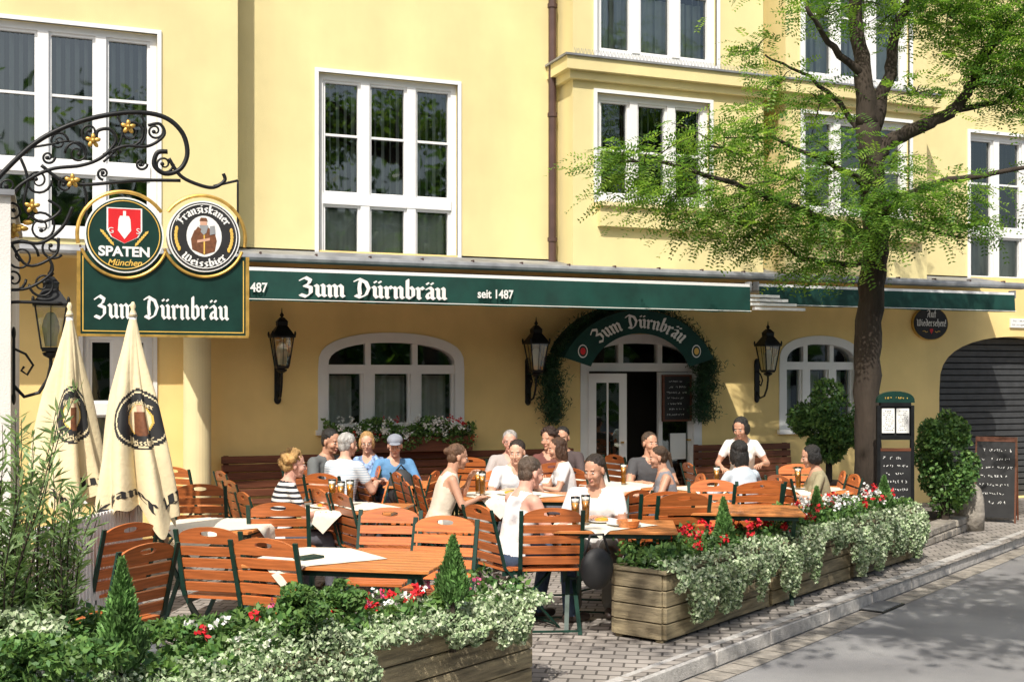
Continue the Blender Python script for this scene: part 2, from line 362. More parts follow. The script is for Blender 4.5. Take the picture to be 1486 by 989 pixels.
# ------------------------------------------------------------------ BUILDING
bld=empty('yellow_building')
def wall(mb,x0,x1,z0,z1,Y,holes,mt,dep=.2):
    xs=sorted({x0,x1,*[h[0] for h in holes],*[h[1] for h in holes]}); zs=sorted({z0,z1,*[h[2] for h in holes],*[h[3] for h in holes]})
    xs=[x for x in xs if x0<=x<=x1]; zs=[z for z in zs if z0<=z<=z1]
    for i in range(len(xs)-1):
        for j in range(len(zs)-1):
            cx=(xs[i]+xs[i+1])/2; cz=(zs[j]+zs[j+1])/2
            if any(h[0]<cx<h[1] and h[2]<cz<h[3] for h in holes): continue
            mb.poly([(xs[i],Y,zs[j]),(xs[i+1],Y,zs[j]),(xs[i+1],Y,zs[j+1]),(xs[i],Y,zs[j+1])],mt)
    for h in holes:
        xa,xb,za,zb=h[:4]; ri=h[4] if len(h)>4 else 0; zs_=zb-ri; Yb=Y+dep
        mb.poly([(xa,Y,za),(xa,Yb,za),(xa,Yb,zs_),(xa,Y,zs_)][::-1],mt); mb.poly([(xb,Y,za),(xb,Yb,za),(xb,Yb,zs_),(xb,Y,zs_)],mt)
        mb.poly([(xa,Y,za),(xb,Y,za),(xb,Yb,za),(xa,Yb,za)],mt)
        if ri==0: mb.poly([(xa,Y,zb),(xb,Y,zb),(xb,Yb,zb),(xa,Yb,zb)][::-1],mt)
        else:
            P=arcpts(xa,xb,zs_,ri)
            for a,b in zip(P[:-1],P[1:]):
                mb.poly([(a[0],Y,a[1]),(b[0],Y,b[1]),(b[0],Y,zb),(a[0],Y,zb)],mt)
                mb.poly([(a[0],Y,a[1]),(a[0],Yb,a[1]),(b[0],Yb,b[1]),(b[0],Y,b[1])],mt)
def arcpts(xa,xb,zs,ri,n=20,p=.62):
    c=(xa+xb)/2; a=(xb-xa)/2
    return [(c-a*math.cos(math.pi*i/n),zs+ri*math.sin(math.pi*i/n)**p if 0<i<n else zs) for i in range(n+1)]
def rectwin(xa,xb,za,zb,Y,cols,ztr=None,zbar=None,blinds=True,dep=.12,curt=False):
    mb=MB(); W=M['white']; fw=.07; y0=Y+dep-.06; y1=Y+dep+.04
    mb.bb(xa-.04,xb+.04,Y-.025,Y+.05,za-.05,za-.0,W)
    for (a,b,c,d) in((xa-.045,xa,za,zb+.045),(xb,xb+.045,za,zb+.045),(xa,xb,zb,zb+.045)): mb.bb(a,b,Y-.02,Y+.03,c,d,W)
    mb.bb(xa,xa+fw,y0,y1,za,zb,W); mb.bb(xb-fw,xb,y0,y1,za,zb,W); mb.bb(xa+fw,xb-fw,y0,y1,zb-fw,zb,W); mb.bb(xa+fw,xb-fw,y0,y1,za,za+fw,W)
    cw=(xb-xa)/cols
    for i in range(1,cols): mb.bb(xa+i*cw-.055,xa+i*cw+.055,y0-.012,y1-.01,za+fw,zb-fw,W)
    if ztr: mb.bb(xa+fw,xb-fw,y0-.018,y1-.02,ztr-.065,ztr+.065,W)
    for i in range(cols):
        ca=xa+i*cw+.055; cb=xa+(i+1)*cw-.055
        if i==0: ca=xa+fw
        if i==cols-1: cb=xb-fw
        for zz in ([(za+fw,ztr-.065),(ztr+.065,zb-fw)] if ztr else [(za+fw,zb-fw)]):
            mb.bb(ca,ca+.03,y0+.02,y1-.03,zz[0],zz[1],W); mb.bb(cb-.03,cb,y0+.02,y1-.03,zz[0],zz[1],W)
            mb.bb(ca+.03,cb-.03,y0+.02,y1-.03,zz[0],zz[0]+.03,W); mb.bb(ca+.03,cb-.03,y0+.02,y1-.03,zz[1]-.03,zz[1],W)
        if zbar: mb.bb(ca+.03,cb-.03,y0+.03,y1-.035,zbar-.014,zbar+.014,W)
    mb.obj('window_frame',bld)
    mb=MB(); yg=Y+dep+.005
    for i in range(cols):
        ca=xa+i*cw; cb=ca+cw; j=random.uniform(-.006,.006)
        mb.poly([(ca+.03,yg+j,za+.05),(cb-.03,yg-j,za+.05),(cb-.03,yg-j,zb-.05),(ca+.03,yg+j,zb-.05)],M['glass'])
    mb.obj('window_pane',bld)
    if blinds:
        mb=MB(); x=xa+.1; 
        while x<xb-.1:
            if random.random()<.93:
                an=random.uniform(.7,1.1); dx_=.04*math.cos(an); dy_=.04*math.sin(an); zb0=(ztr or za+.1)+random.uniform(-.02,.02)
                mb.poly([(x-dx_,Y+dep+.12-dy_,zb0),(x+dx_,Y+dep+.12+dy_,zb0),(x+dx_,Y+dep+.12+dy_,zb-.08),(x-dx_,Y+dep+.12-dy_,zb-.08)],M['blind'])
            x+=.095
        mb.obj('vertical_blinds',bld)
    if curt: curtain(xa+.08,xb-.08,za+.05,curt,Y+dep+.14)
def curtain(xa,xb,za,zb,Y,gaps=()):
    mb=MB(); n=int((xb-xa)/.02); vs=[];fs=[]
    for i in range(n+1):
        x=xa+(xb-xa)*i/n; y=Y+.02*math.sin(x*55)+.01*math.sin(x*23)
        vs+=[(x,y,za),(x,y+.005,zb)]
    for i in range(n):
        c=(xa+(xb-xa)*(i+.5)/n)
        if any(a<c<b for a,b in gaps): continue
        fs.append((2*i,2*i+2,2*i+3,2*i+1))
    mb.add(vs,fs,M['curtain']); mb.obj('curtain',bld,smooth=True)
def archwin(xa,xb,za,zb,ri,Y,cols,name,door=False):
    mb=MB(); W=M['white']; zs=zb-ri; fw=.09; y0=Y-.015; y1=Y+.16
    O=arcpts(xa-.03,xb+.03,zs,ri+.03); I=arcpts(xa+fw,xb-fw,zs,ri-fw)
    for i in range(len(O)-1):
        a,b,c,d=O[i],O[i+1],I[i+1],I[i]
        mb.poly([(d[0],y0,d[1]),(c[0],y0,c[1]),(b[0],y0,b[1]),(a[0],y0,a[1])],W)
        mb.poly([(d[0],y0,d[1]),(d[0],y1,d[1]),(c[0],y1,c[1]),(c[0],y0,c[1])],W)
        mb.poly([(a[0],y0,a[1]),(b[0],y0,b[1]),(b[0],Y+.01,b[1]),(a[0],Y+.01,a[1])],W)
    mb.bb(xa-.03,xa+fw,y0,y1,za,zs,W); mb.bb(xb-fw,xb+.03,y0,y1,za,zs,W)
    mb.bb(xa+fw,xb-fw,Y+.02,y1-.01,zs-.06,zs+.05,W)
    cw=(xb-xa)/cols; c=(xa+xb)/2; a=(xb-xa)/2-fw
    for i in range(1,cols):
        x=xa+i*cw; th=math.acos(max(-1,min(1,(c-x)/a))); zt=zs+(ri-fw)*math.sin(th)**.62
        mb.bb(x-.035,x+.035,Y+.045,y1-.02,zs+.05,zt,W)
    if not door:
        mb.bb(xa-.06,xb+.06,Y-.06,Y+.1,za-.06,za,W)
        mb.bb(xa+fw,xb-fw,Y+.03,y1-.012,za,za+.07,W)
        for i in range(1,cols):
            x=xa+i*cw; mb.bb(x-.06,x+.06,Y+.03,y1-.015,za+.07,zs-.06,W)
        for i in range(cols):
            ca=xa+fw if i==0 else xa+i*cw+.06; cb=xb-fw if i==cols-1 else xa+(i+1)*cw-.06
            for u,v in((ca,ca+.03),(cb-.03,cb)): mb.bb(u,v,Y+.06,y1-.03,za+.07,zs-.06,W)
    mb.obj(name,bld)
    mb=MB(); gy=Y+.1; P=arcpts(xa+.05,xb-.05,zs,ri-.05)
    if door: mb.poly([(p[0],gy,p[1]) for p in P][::-1],M['glass'])
    else: mb.poly([(xa+.05,gy,za+.02),(xb-.05,gy,za+.02)]+[(p[0],gy,p[1]) for p in P[::-1]],M['glass'])
    mb.obj('window_pane',bld)
    if not door: curtain(xa+.12,xb-.12,za+.05,zs-.08,Y+.26,gaps=[(xa+cw*.75,xa+cw*1.2),(xb-cw*1.1,xb-cw*.85)])
TOPZ=10.2; ZL=3.28
gx0,_=onp(465,0); gx1,_=onp(670,0); _,gz0=onp(560,622); _,gz1=onp(567,486); 
dx0,_=onp(845,0); dx1,_=onp(1015,0); _,dz1=onp(930,488); _,dzs=onp(930,532)
rx0,_=onp(1133,0); rx1,_=onp(1247,0); _,rz1=onp(1190,490); _,rz0=onp(1190,622)
_,rzs=onp(1190,530); _,gzs=onp(567,535)
ax0,_=onp(1363,0); ax1=ax0+3.0; _,az1=onp(1470,488)
lx0,_=onp(120,0); lx1,_=onp(222,0)
mb=MB()
wall(mb,-9,22,0,ZL+.1,0,[(gx0,gx1,gz0,gz1,gz1-gzs),(dx0,dx1,0.,dz1,dz1-dzs),(rx0,rx1,rz0,rz1,rz1-rzs),(ax0,ax1,0,az1,.85),(lx0,lx1,.5,2.35)],M['yellow_dk'],.3)
mb.obj('ground_floor_wall',bld)
archwin(gx0,gx1,gz0,gz1,gz1-gzs,0,3,'arched_window'); archwin(rx0,rx1,rz0,rz1,rz1-rzs,0,3,'arched_window'); archwin(dx0,dx1,0,dz1,dz1-dzs,0,3,'door_frame',True)
rectwin(lx0,lx1,.5,2.35,0,2,1.5,None,False,.1,curt=1.4)
lbx,_=onp(345,0,-.35)
cwx0,_=onp(462,0); cwx1,_=onp(664,0); _,cwz1=onp(462,104); _,cwz0=onp(462,374); _,cwt=onp(462,286); _,cwb=onp(462,192)
mb=MB(); wall(mb,lbx-.05,onp(838,0,-.5)[0]+.1,ZL,TOPZ,0,[(cwx0,cwx1,cwz0,cwz1),(cwx0,cwx1,cwz0+4.,min(cwz1+4.,TOPZ-.3))],M['yellow'],.2)
bx0=onp(808,0)[0]+.0; bx1=onp(1078,0)[0]; b20=onp(1140,0,-.5)[0]; b21=onp(1345,0,-.5)[0]
wfx0,_=onp(1407,0); wfx1=wfx0+1.7; _,wfz1=onp(1407,192); _,wfz0=onp(1407,408); _,wft=onp(1407,335)
wall(mb,bx1-.6,22,ZL,TOPZ,0,[(wfx0,wfx1,wfz0,wfz1)],M['yellow'],.2)
mb.obj('upper_wall',bld)
rectwin(cwx0,cwx1,cwz0,cwz1,0,3,cwt,cwb,True,curt=cwt-.1); rectwin(cwx0,cwx1,cwz0+4,min(cwz1+4,TOPZ-.3),0,3)
rectwin(wfx0,wfx1,wfz0,wfz1,0,3,wft,(wft+wfz1)/2,True,curt=wft-.1)
YL=-.35
l0=onp(-115,0,YL)[0]; l1=onp(228,0,YL)[0]; _,lz1=onp(228,50,YL); _,lzt=onp(228,250,YL); _,lz0=onp(228,345,YL); _,lzb=onp(228,148,YL)
mb=MB(); wall(mb,-9,lbx,ZL-.1,TOPZ,YL,[(l0,l1,lz0,lz1),(l0,l1,lz0+3.9,min(lz1+3.9,TOPZ-.3)),(l0-4,l0-1.3,lz0,lz1)],M['yellow'],.2)
mb.poly([(lbx,YL,ZL-.1),(lbx,0,ZL-.1),(lbx,0,TOPZ),(lbx,YL,TOPZ)],M['yellow'])
mb.poly([(-9,YL,ZL-.1),(lbx,YL,ZL-.1),(lbx,0,ZL-.1),(-9,0,ZL-.1)][::-1],M['trim']); mb.obj('left_block_wall',bld)
rectwin(l0,l1,lz0,lz1,YL,4,lzt,lzb,True); rectwin(l0,l1,lz0+3.9,min(lz1+3.9,TOPZ-.3),YL,4); rectwin(l0-4,l0-1.3,lz0,lz1,YL,3)
YB=-.5
def bay(x0,x1,wins,ledge=True,zl=None):
    mb=MB(); wall(mb,x0,x1,ZL-.05,TOPZ,YB,[w_[:4] for w_ in wins],M['yellow'],.2)
    mb.poly([(x0,0,ZL-.05),(x0,YB,ZL-.05),(x0,YB,TOPZ),(x0,0,TOPZ)],M['yellow']); mb.poly([(x1,YB,ZL-.05),(x1,0,ZL-.05),(x1,0,TOPZ),(x1,YB,TOPZ)],M['yellow'])
    mb.poly([(x0,YB,ZL-.05),(x1,YB,ZL-.05),(x1,0,ZL-.05),(x0,0,ZL-.05)][::-1],M['trim'])
    mb.bb(x0-.14,x1+.14,YB-.14,0-.003,zl-.16,zl,M['yellow']); mb.bb(x0-.17,x1+.17,YB-.17,-.006,zl,zl+.025,M['metalgrey'])
    mb.bb(x0-.07,x1+.07,YB-.07,-.009,zl-.26,zl-.16,M['yellow'])
    mb.obj('bay_wall',bld)
    mb=MB(); x=x0
    while x<x1:
        for k in(-.03,0,.03): mb.tube([(x,YB-.1,zl+.02),(x+k,YB-.1+k*.4,zl+.11)],.0022,M['metalgrey'],4,False)
        x+=.05
    mb.obj('ledge_spikes',bld)
    for w_ in wins: rectwin(w_[0],w_[1],w_[2],w_[3],YB,3,w_[4],w_[5],True,curt=w_[6] if len(w_)>6 else False)
wa0=onp(866,0,YB)[0]; wa1=onp(1030,0,YB)[0]; z1_=onp(866,134,YB)[1]; z0_=onp(866,288,YB)[1]; zb_=onp(866,214,YB)[1]
zl=onp(838,80,YB-.17)[1]
u0=onp(866,82,YB)[1]; wa2=onp(1040,0,YB)[0]
bay(bx0,bx1,[(wa0,wa1,z0_,z1_,None,zb_),(wa0,wa2,u0+.04,u0+1.9,None,u0+.95,u0+.9)],zl=zl)
w20=onp(1165,0,YB)[0]; w21=onp(1320,0,YB)[0]
bay(b20,b21,[(w20,w21,z0_,z1_,None,zb_),(w20,w21,u0+.04,u0+1.9,None,u0+.95,u0+.9)],zl=zl)
mb=MB()
for (a,b) in((wa0,onp(1058,0,YB-.1)[0]),(w20,w21+.2)):
    zt=onp(866,292,YB-.1)[1]; mb.bb(a-.02,b,YB-.14,YB+.001,zt-.05,zt,M['trim']); mb.bb(a+.01,b-.04,YB-.09,YB+.002,zt-.3,zt-.05,M['yellow']); 
cxx=onp(287,0,-.35)[0]
mb.lathe((cxx,-.3,0),[(.2,0),(.2,.15),(.155,.2),(.15,ZL-.25),(.19,ZL-.15),(.19,ZL-.1)],M['trim'],28)
mb.obj('mouldings',bld)
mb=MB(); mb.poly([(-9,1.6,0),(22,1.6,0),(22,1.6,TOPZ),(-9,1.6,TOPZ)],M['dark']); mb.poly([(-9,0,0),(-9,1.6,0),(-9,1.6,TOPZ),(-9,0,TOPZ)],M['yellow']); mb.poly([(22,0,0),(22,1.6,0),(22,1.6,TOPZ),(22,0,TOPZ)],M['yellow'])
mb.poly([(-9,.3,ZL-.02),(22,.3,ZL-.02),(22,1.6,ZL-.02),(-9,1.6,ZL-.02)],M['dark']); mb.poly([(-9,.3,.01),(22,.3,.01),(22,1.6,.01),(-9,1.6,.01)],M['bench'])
mb.poly([(-9.5,-1.,TOPZ),(22.5,-1.,TOPZ),(22.5,5,TOPZ+3.5),(-9.5,5,TOPZ+3.5)],M['pipe']); mb.poly([(-9.5,-1.,TOPZ-.01),(22.5,-1.,TOPZ-.01),(22.5,1.6,TOPZ-.01),(-9.5,1.6,TOPZ-.01)],M['trim'])
mb.obj('interior_and_roof',bld)
for px in(801,1081):
    x=onp(px,0,-.08)[0]; mb=MB(); mb.tube([(x,-.09,3.3),(x,-.09,TOPZ)],.05,M['pipe'],12)
    for z in(3.6,5.2,6.6,8.4): mb.tube([(x,-.09,z),(x,-.09,z+.05)],.062,M['pipe'],12)
    mb.obj('drain_pipe',bld,smooth=False)
W=M['white']
hx=onp(853,0)[0]
def leafdoor(px,py,ang,dw,h,name,low=.75,st=.1,mid=True):
    mb=MB(); c,s=math.cos(ang),math.sin(ang)
    def bx(u0_,u1_,z0,z1,t,mt): mb.box((px+c*(u0_+u1_)/2,py+s*(u0_+u1_)/2,(z0+z1)/2),(u1_-u0_,t,z1-z0),mt,ang)
    bx(0,st,0.02,h,.05,W);bx(dw-st,dw,.02,h,.05,W);bx(st,dw-st,h-.12,h,.049,W);bx(st,dw-st,.02,low,.047,W);bx(st,dw-st,low,h-.12,.008,M['glass']);bx(st+.08,dw-st-.08,.1,low-.1,.06,W)
    if mid: bx(dw/2-.012,dw/2+.012,low,h-.12,.03,W)
    bx(dw-.08,dw-.04,1.,1.02,.14,M['gold']); mb.obj(name,bld)
leafdoor(hx,-.02,math.radians(-20),.50,dzs-.09,'open_door_leaf')
xr=onp(958,0)[0]; leafdoor(xr,.07,0,dx1-.09-xr,dzs-.07,'door_side_panel',.3,.06,False)
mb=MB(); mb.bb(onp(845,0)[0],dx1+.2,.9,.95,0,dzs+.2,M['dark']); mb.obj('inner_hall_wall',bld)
mb=MB(); mb.bb(xr+.18,xr+.42,.045,.05,.75,1.1,M['letter']); scribble_later=(xr+.2,xr+.4); mb.obj('door_poster',bld)
mb=MB(); z=0.
mb.poly([(ax0-.1,.34,0),(ax1+.1,.34,0),(ax1+.1,.34,az1+.1),(ax0-.1,.34,az1+.1)],M['board'])
while z<az1+.05: mb.bb(ax0-.1,ax1+.1,.295,.335,z,z+.075,M['shutter']); z+=.095
mb.obj('roller_shutter',bld)
mb=MB(); ex0=-9; ex1=onp(1480,0,-.85)[0]
mb.add([(ex0,-.003,3.36),(ex1,-.003,3.36),(ex1,-.85,3.2),(ex0,-.85,3.2),(ex0,-.003,3.30),(ex1,-.003,3.30),(ex1,-.85,3.14),(ex0,-.85,3.14)],[(0,3,2,1),(4,5,6,7),(0,1,5,4),(2,3,7,6),(1,2,6,5),(3,0,4,7)],M['metalgrey'])
mb.tube([(ex0,-.9,3.17),(ex1,-.9,3.17)],.05,M['metalgrey'],10)
x=ex0
while x<ex1: mb.bb(x,x+.02,-.93,-.86,3.13,3.235,M['pipe']); x+=.62
mb.obj('ledge_canopy',bld)
# ------------------------------------------------------------------ AWNINGS
def awning(px0,px1,YA,zt,zb,name,yw=-.35):
    e=empty(name); x0=onp(px0,0,YA)[0]; x1=onp(px1,0,YA)[0]; mb=MB()
    mb.bb(x0,x1,YA-.05,YA+.05,zt+.03,zt+.07,M['white']); mb.bb(x0-.02,x0,YA-.06,YA+.06,zt-.01,zt+.1,M['metalgrey']); mb.bb(x1,x1+.02,YA-.06,YA+.06,zt-.01,zt+.1,M['metalgrey'])
    mb.bb(x0,x1,yw-.1,yw+.02,3.0,3.12,M['white'])
    for x in(x0+.3,(x0+x1)/2,x1-.3): mb.beam((x,yw,3.02),(x+.0,YA,zt+.03),.03,.05,M['white'])
    mb.obj('awning_frame',e)
    mb=MB(); n=int((x1-x0)/.12); vs=[];fs=[]
    for i in range(n+1):
        x=x0+(x1-x0)*i/n
        for j,(y,z) in enumerate([(yw,3.10),((yw+YA)/2,(3.10+zt+.08)/2-.015),(YA+.02,zt+.075)]): vs.append((x,y,z))
    for i in range(n):
        for j in range(2): fs.append((3*i+j,3*i+3+j,3*i+4+j,3*i+1+j))
    mb.add(vs,fs,M['green']); vs=[];fs=[]
    for i in range(n*2+1):
        x=x0+(x1-x0)*i/(n*2); wv=.016*math.sin(x*4.3)+.008*math.sin(x*11)
        vs+=[(x,YA-.055,zt+.034),(x,YA-.06+wv*.5,(zt+zb)/2),(x,YA-.06+wv,zb+.004*math.sin(x*9))]
    for i in range(n*2):
        for j in range(2): fs.append((3*i+j,3*i+1+j,3*i+4+j,3*i+3+j))
    mb.add(vs,fs,M['green']); mb.obj('awning_fabric',e,smooth=True)
    mb=MB(); mb.bb(x0,x1,YA-.088,YA-.084,zb+.012,zb+.020,M['letter']); mb.obj('piping',e)
    return e,x0,x1
aw,axa,axb=awning(205,1085,-1.5,2.935,2.655,'green_awning')
mb=MB(); tx0=onp(435,0,-1.59)[0]; tx1=onp(650,0,-1.59)[0]
flat_text(mb,'Zum Dürnbräu',tx0,2.715,tx1-tx0,-1.592,M['letter'],hs=.13,nib=.26); mb.obj('lettering',aw)
sx=onp(693,0,-1.59)[0]
font('seit 1487',sx,2.745,.135,-1.59,M['letter'],aw,'lettering_small',sx=.86,off=.003)
font('seit 1487',onp(327,0,-1.59)[0],2.745,.135,-1.59,M['letter'],aw,'lettering_small',sx=.86,off=.003)
aw2,_,_=awning(1098,1468,-1.0,2.99,2.78,'green_awning')
mb=MB()
for i in range(4):
    xx=onp(1088,0,-1.3)[0]; mb.bb(xx,xx+.75-i*.06,-1.42+.1*i,-1.36+.1*i,2.70+i*.06,2.735+i*.06,M['white'])
mb.obj('folding_arm',aw2)
# ------------------------------------------------------------------ LANTERNS
def lantern_mesh():
    mb=MB(); B=M['black']
    mb.bb(-.035,.035,-.02,0,-.33,.12,B); mb.ell((0,-.01,.13),(.04,.015,.05),B); mb.ell((0,-.01,-.34),(.04,.015,.05),B)
    mb.tube([(0,-.01,-.25),(0,-.08,-.33),(0,-.18,-.3),(0,-.24,-.2),(0,-.26,-.1),(0,-.26,-.02)],.013,B)
    mb.tube([(0,-.01,.02),(0,-.09,-.02),(0,-.14,-.10),(0,-.10,-.17),(0,-.06,-.14),(0,-.08,-.11)],.009,B)
    mb.lathe((0,-.26,-.05),[(.015,0),(.05,.02),(.06,.04),(.03,.05)],B,12)
    def sq(w0,z0,w1,z1,mt,open_=False):
        c=(0,-.26)
        v=[(c[0]+a*w0,c[1]+b*w0,z0) for a,b in((-1,-1),(1,-1),(1,1),(-1,1))]+[(c[0]+a*w1,c[1]+b*w1,z1) for a,b in((-1,-1),(1,-1),(1,1),(-1,1))]
        f=[(0,1,5,4),(1,2,6,5),(2,3,7,6),(3,0,4,7)]
        if not open_: f+=[(3,2,1,0),(4,5,6,7)]
        mb.add(v,f,mt)
    sq(.06,0,.07,.03,B); sq(.062,.03,.105,.33,M['lampglass'],True)
    for a,b in((-1,-1),(1,-1),(1,1),(-1,1)): mb.beam((a*.064,-.26+b*.064,.02),(a*.108,-.26+b*.108,.34),.012,.012,B)
    for a,b in((0,-1),(1,0),(0,1),(-1,0)): mb.beam((a*.064,-.26+b*.064,.03),(a*.106,-.26+b*.106,.33),.006,.006,B)
    sq(.125,.33,.125,.35,B); sq(.12,.35,.05,.46,B); sq(.055,.46,.055,.5,B); sq(.06,.5,.02,.55,B)
    for a,b in((-1,-1),(1,-1),(1,1),(-1,1)): mb.ell((a*.12,-.26+b*.12,.37),(.012,.012,.03),B,8)
    mb.lathe((0,-.26,.55),[(.01,0),(.025,.02),(.008,.05),(.002,.1)],B,10)
    mb.lathe((0,-.26,.04),[(.04,0),(.05,.08),(.055,.1),(.06,.14),(.05,.19),(.03,.24),(.005,.25)],M['foam'],12)
    return mb.mesh('wall_lantern')
lm=lantern_mesh()
for px,py in((401,532),(768,538),(1103,538)):
    x,z=onp(px,py,-.15); o=bpy.data.objects.new('wall_lantern',lm); COL.objects.link(o); o.location=(x+.04,0,z-.02); o.scale=(1.08,)*3
# ------------------------------------------------------------------ DOOR BANNER + GARLAND
e=empty('entrance_banner'); mb=MB(); YD=-.5
cx,zc=onp(930,560,YD); A=onp(1043,0,YD)[0]-cx; zt=onp(930,450,YD)[1]; Rz=zt-zc
def bann(a,r,y=YD): return (cx+math.cos(a)*A*r*1.0,y,zc+math.sin(a)*Rz*(1+(r-1)*.9))
n=30; vs=[];fs=[]
for i in range(n+1):
    a=math.pi*(.12+.76*i/n)
    for r in(1.0,.66): vs.append(bann(a,r))
for i in range(n): fs.append((2*i,2*i+2,2*i+3,2*i+1))
mb.add(vs,fs,M['green']); vs=[];fs=[]
for i in range(n+1):
    a=math.pi*(.12+.76*i/n); p=bann(a,1.0); vs+=[p,(p[0],-.02,p[2]+.08)]
for i in range(n): fs.append((2*i,2*i+1,2*i+3,2*i+2))
mb.add(vs,fs,M['green'])
P,wd=textpolys('Zum Dürnbräu',.24)
for i,p in enumerate(P):
    vs=[]
    for q in p:
        a=math.radians(133-86*q[0]/wd); r=.745+q[1]*.128; vs.append(bann(a,r,YD-.006-.0002*(i%9)))
    mb.poly(vs,M['letter'])
for a in(math.radians(148),math.radians(33)):
    p=bann(a,.84,YD-.006)
    for r,k,m_ in((.085,0,'letter'),(.07,.002,'signgreen'),(.045,.004,'red' if a>1 else 'goldp')):
        mb.poly([(p[0]+r*.8*math.cos(t),p[1]-k,p[2]+r*math.sin(t)) for t in np.linspace(0,2*math.pi,20,endpoint=False)],M[m_])
mb.obj('banner_fabric',e)
P=[]
for i in range(13000):
    s=random.random(); side=-1 if random.random()<.5 else 1
    if s<.35:
        a=math.pi*random.uniform(.06,.42); q=bann(a,1.03); P.append((cx+side*(q[0]-cx)+random.gauss(0,.05),q[1]+.2+random.gauss(0,.06),q[2]+random.gauss(0,.05)))
    else:
        z=random.uniform(0,1); x0=A*(.98-.06*z)+.02; zz=zc+Rz*.36-z*.80; rr=.05+.055*math.sin(z*8+side)**2
        P.append((cx+side*x0+random.gauss(0,rr),YD+.3+random.gauss(0,rr),zz+random.gauss(0,.04)))
leaves('garland',P,.075,.012,[leafmat('fir_a',(.015,.05,.022),.1),leafmat('fir_b',(.03,.085,.035),.1)],e)
# ------------------------------------------------------------------ CHALKBOARDS, OVAL SIGN ...
def scribble(mb,x0,x1,z0,z1,Y,rows,mt,dense=.8,k_=1.):
    for r in range(rows):
        z=z1-(z1-z0)*(r+.5)/rows; h=(z1-z0)/rows*.42*random.uniform(.7,1); x=x0+random.uniform(0,.15)*(x1-x0); xe=x1-random.uniform(0,.3)*(x1-x0)
        while x<xe:
            w_=random.uniform(.009,.018)*k_
            if random.random()<dense:
                pts=[(x+random.uniform(0,w_),z+random.uniform(-h,h)/2) for _ in range(4)]
                for a,b in zip(pts[:-1],pts[1:]): 
                    nx,nz=-(b[1]-a[1]),(b[0]-a[0]); l=math.hypot(nx,nz)+1e-9; nx*=.0024/l;nz*=.0024/l
                    mb.poly([(a[0]-nx,Y,a[1]-nz),(b[0]-nx,Y,b[1]-nz),(b[0]+nx,Y,b[1]+nz),(a[0]+nx,Y,a[1]+nz)],mt)
            x+=w_+.004
def chalk(name,x0,x1,z0,z1,Y,rows):
    mb=MB(); mb.bb(x0,x1,Y,Y+.02,z0,z1,M['board'])
    for a,b,c,d in((x0-.025,x0,z0-.025,z1+.025),(x1,x1+.025,z0-.025,z1+.025),(x0,x1,z1,z1+.025),(x0,x1,z0-.025,z0)): mb.bb(a,b,Y-.012,Y+.03,c,d,M['bench'])
    scribble(mb,x0+.03,x1-.03,z0+.03,z1-.03,Y-.003,rows,M['letter']); return mb.obj(name)
a=onp(964,546,-.05); b=onp(1001,608,-.05); chalk('chalkboard_menu',a[0],b[0],b[1],a[1],-.05,7)
x,z=onp(1352,469,-.06); mb=MB(); e=empty('oval_farewell_sign')
for r,y,m_ in((1.,-.02,'gold'),(.95,-.03,'board')):
    vs=[(x+.33*r*math.cos(t),y-.02,z+.25*r*math.sin(t)) for t in np.linspace(0,2*math.pi,40,endpoint=False)]; vb=[(v[0],-.002,v[2]) for v in vs]
    mb.add(vs+vb,[tuple(range(40))]+[(i,(i+1)%40,40+(i+1)%40,40+i)[::-1] for i in range(40)],M[m_])
flat_text(mb,'Auf',x-.08,z+.09,.17,-.056,M['letter']); flat_text(mb,'Wiedersehen!',x-.27,z-.04,.55,-.056,M['letter'],hs=.07)
mb.poly([(x-.03,-.056,z-.11),(x,-.056,z-.16),(x+.03,-.056,z-.11),(x+.03,-.056,z-.08),(x-.03,-.056,z-.08)],M['red'])
for s in(-1,1): mb.tube([(x+s*(.07+.03*k),-.056,z-.12-.012*math.sin(k*2)) for k in range(4)],.006,M['goldp'],6)
mb.obj('sign_plate',e)
x,z=onp(1466,475,-.02); mb=MB(); mb.bb(x,x+.5,-.03,-.002,z,z+.14,M['letter']); scribble(mb,x+.02,x+.48,z+.01,z+.13,-.034,2,M['board']); mb.obj('street_name_plate')
def bench(px0,px1,name='wooden_bench'):
    x0=onp(px0,0,-.2)[0]; x1=onp(px1,0,-.2)[0]; mb=MB()
    for i in range(5): mb.bb(x0,x1,-.14-.012*(5-i),-.115-.012*(5-i),.48+i*.095,.565+i*.095,M['bench'])
    for i in range(4): mb.bb(x0,x1,-.3-.1*i,-.215-.1*i,.43,.455,M['bench'])
    n=max(2,int((x1-x0)/1.1)+1)
    for i in range(n):
        x=x0+.06+(x1-x0-.12)*i/(n-1); mb.bb(x-.03,x+.03,-.12,-.07,0,.95,M['bench']); mb.bb(x-.03,x+.03,-.6,-.55,0,.425,M['bench']); mb.bb(x-.025,x+.025,-.55,-.12,.37,.425,M['bench'])
    mb.obj(name,bevel=.006)
bench(322,485); bench(500,835); bench(1010,1150)
e=empty('window_flower_box'); x0=onp(474,0,-.2)[0]; x1=onp(682,0,-.2)[0]; z0=onp(570,655,-.2)[1]; mb=MB(); mb.bb(x0,x1,-.3,-.09,z0,z0+.18,M['bench']); mb.obj('box',e)
P=np.column_stack([rng.uniform(x0-.03,x1+.03,6000),rng.uniform(-.36,-.05,6000),z0+.08+rng.uniform(0,.28,6000)*1.])
P[:,2]+=.06*np.sin(P[:,0]*9); leaves('foliage',P,.045,.03,LB,e)
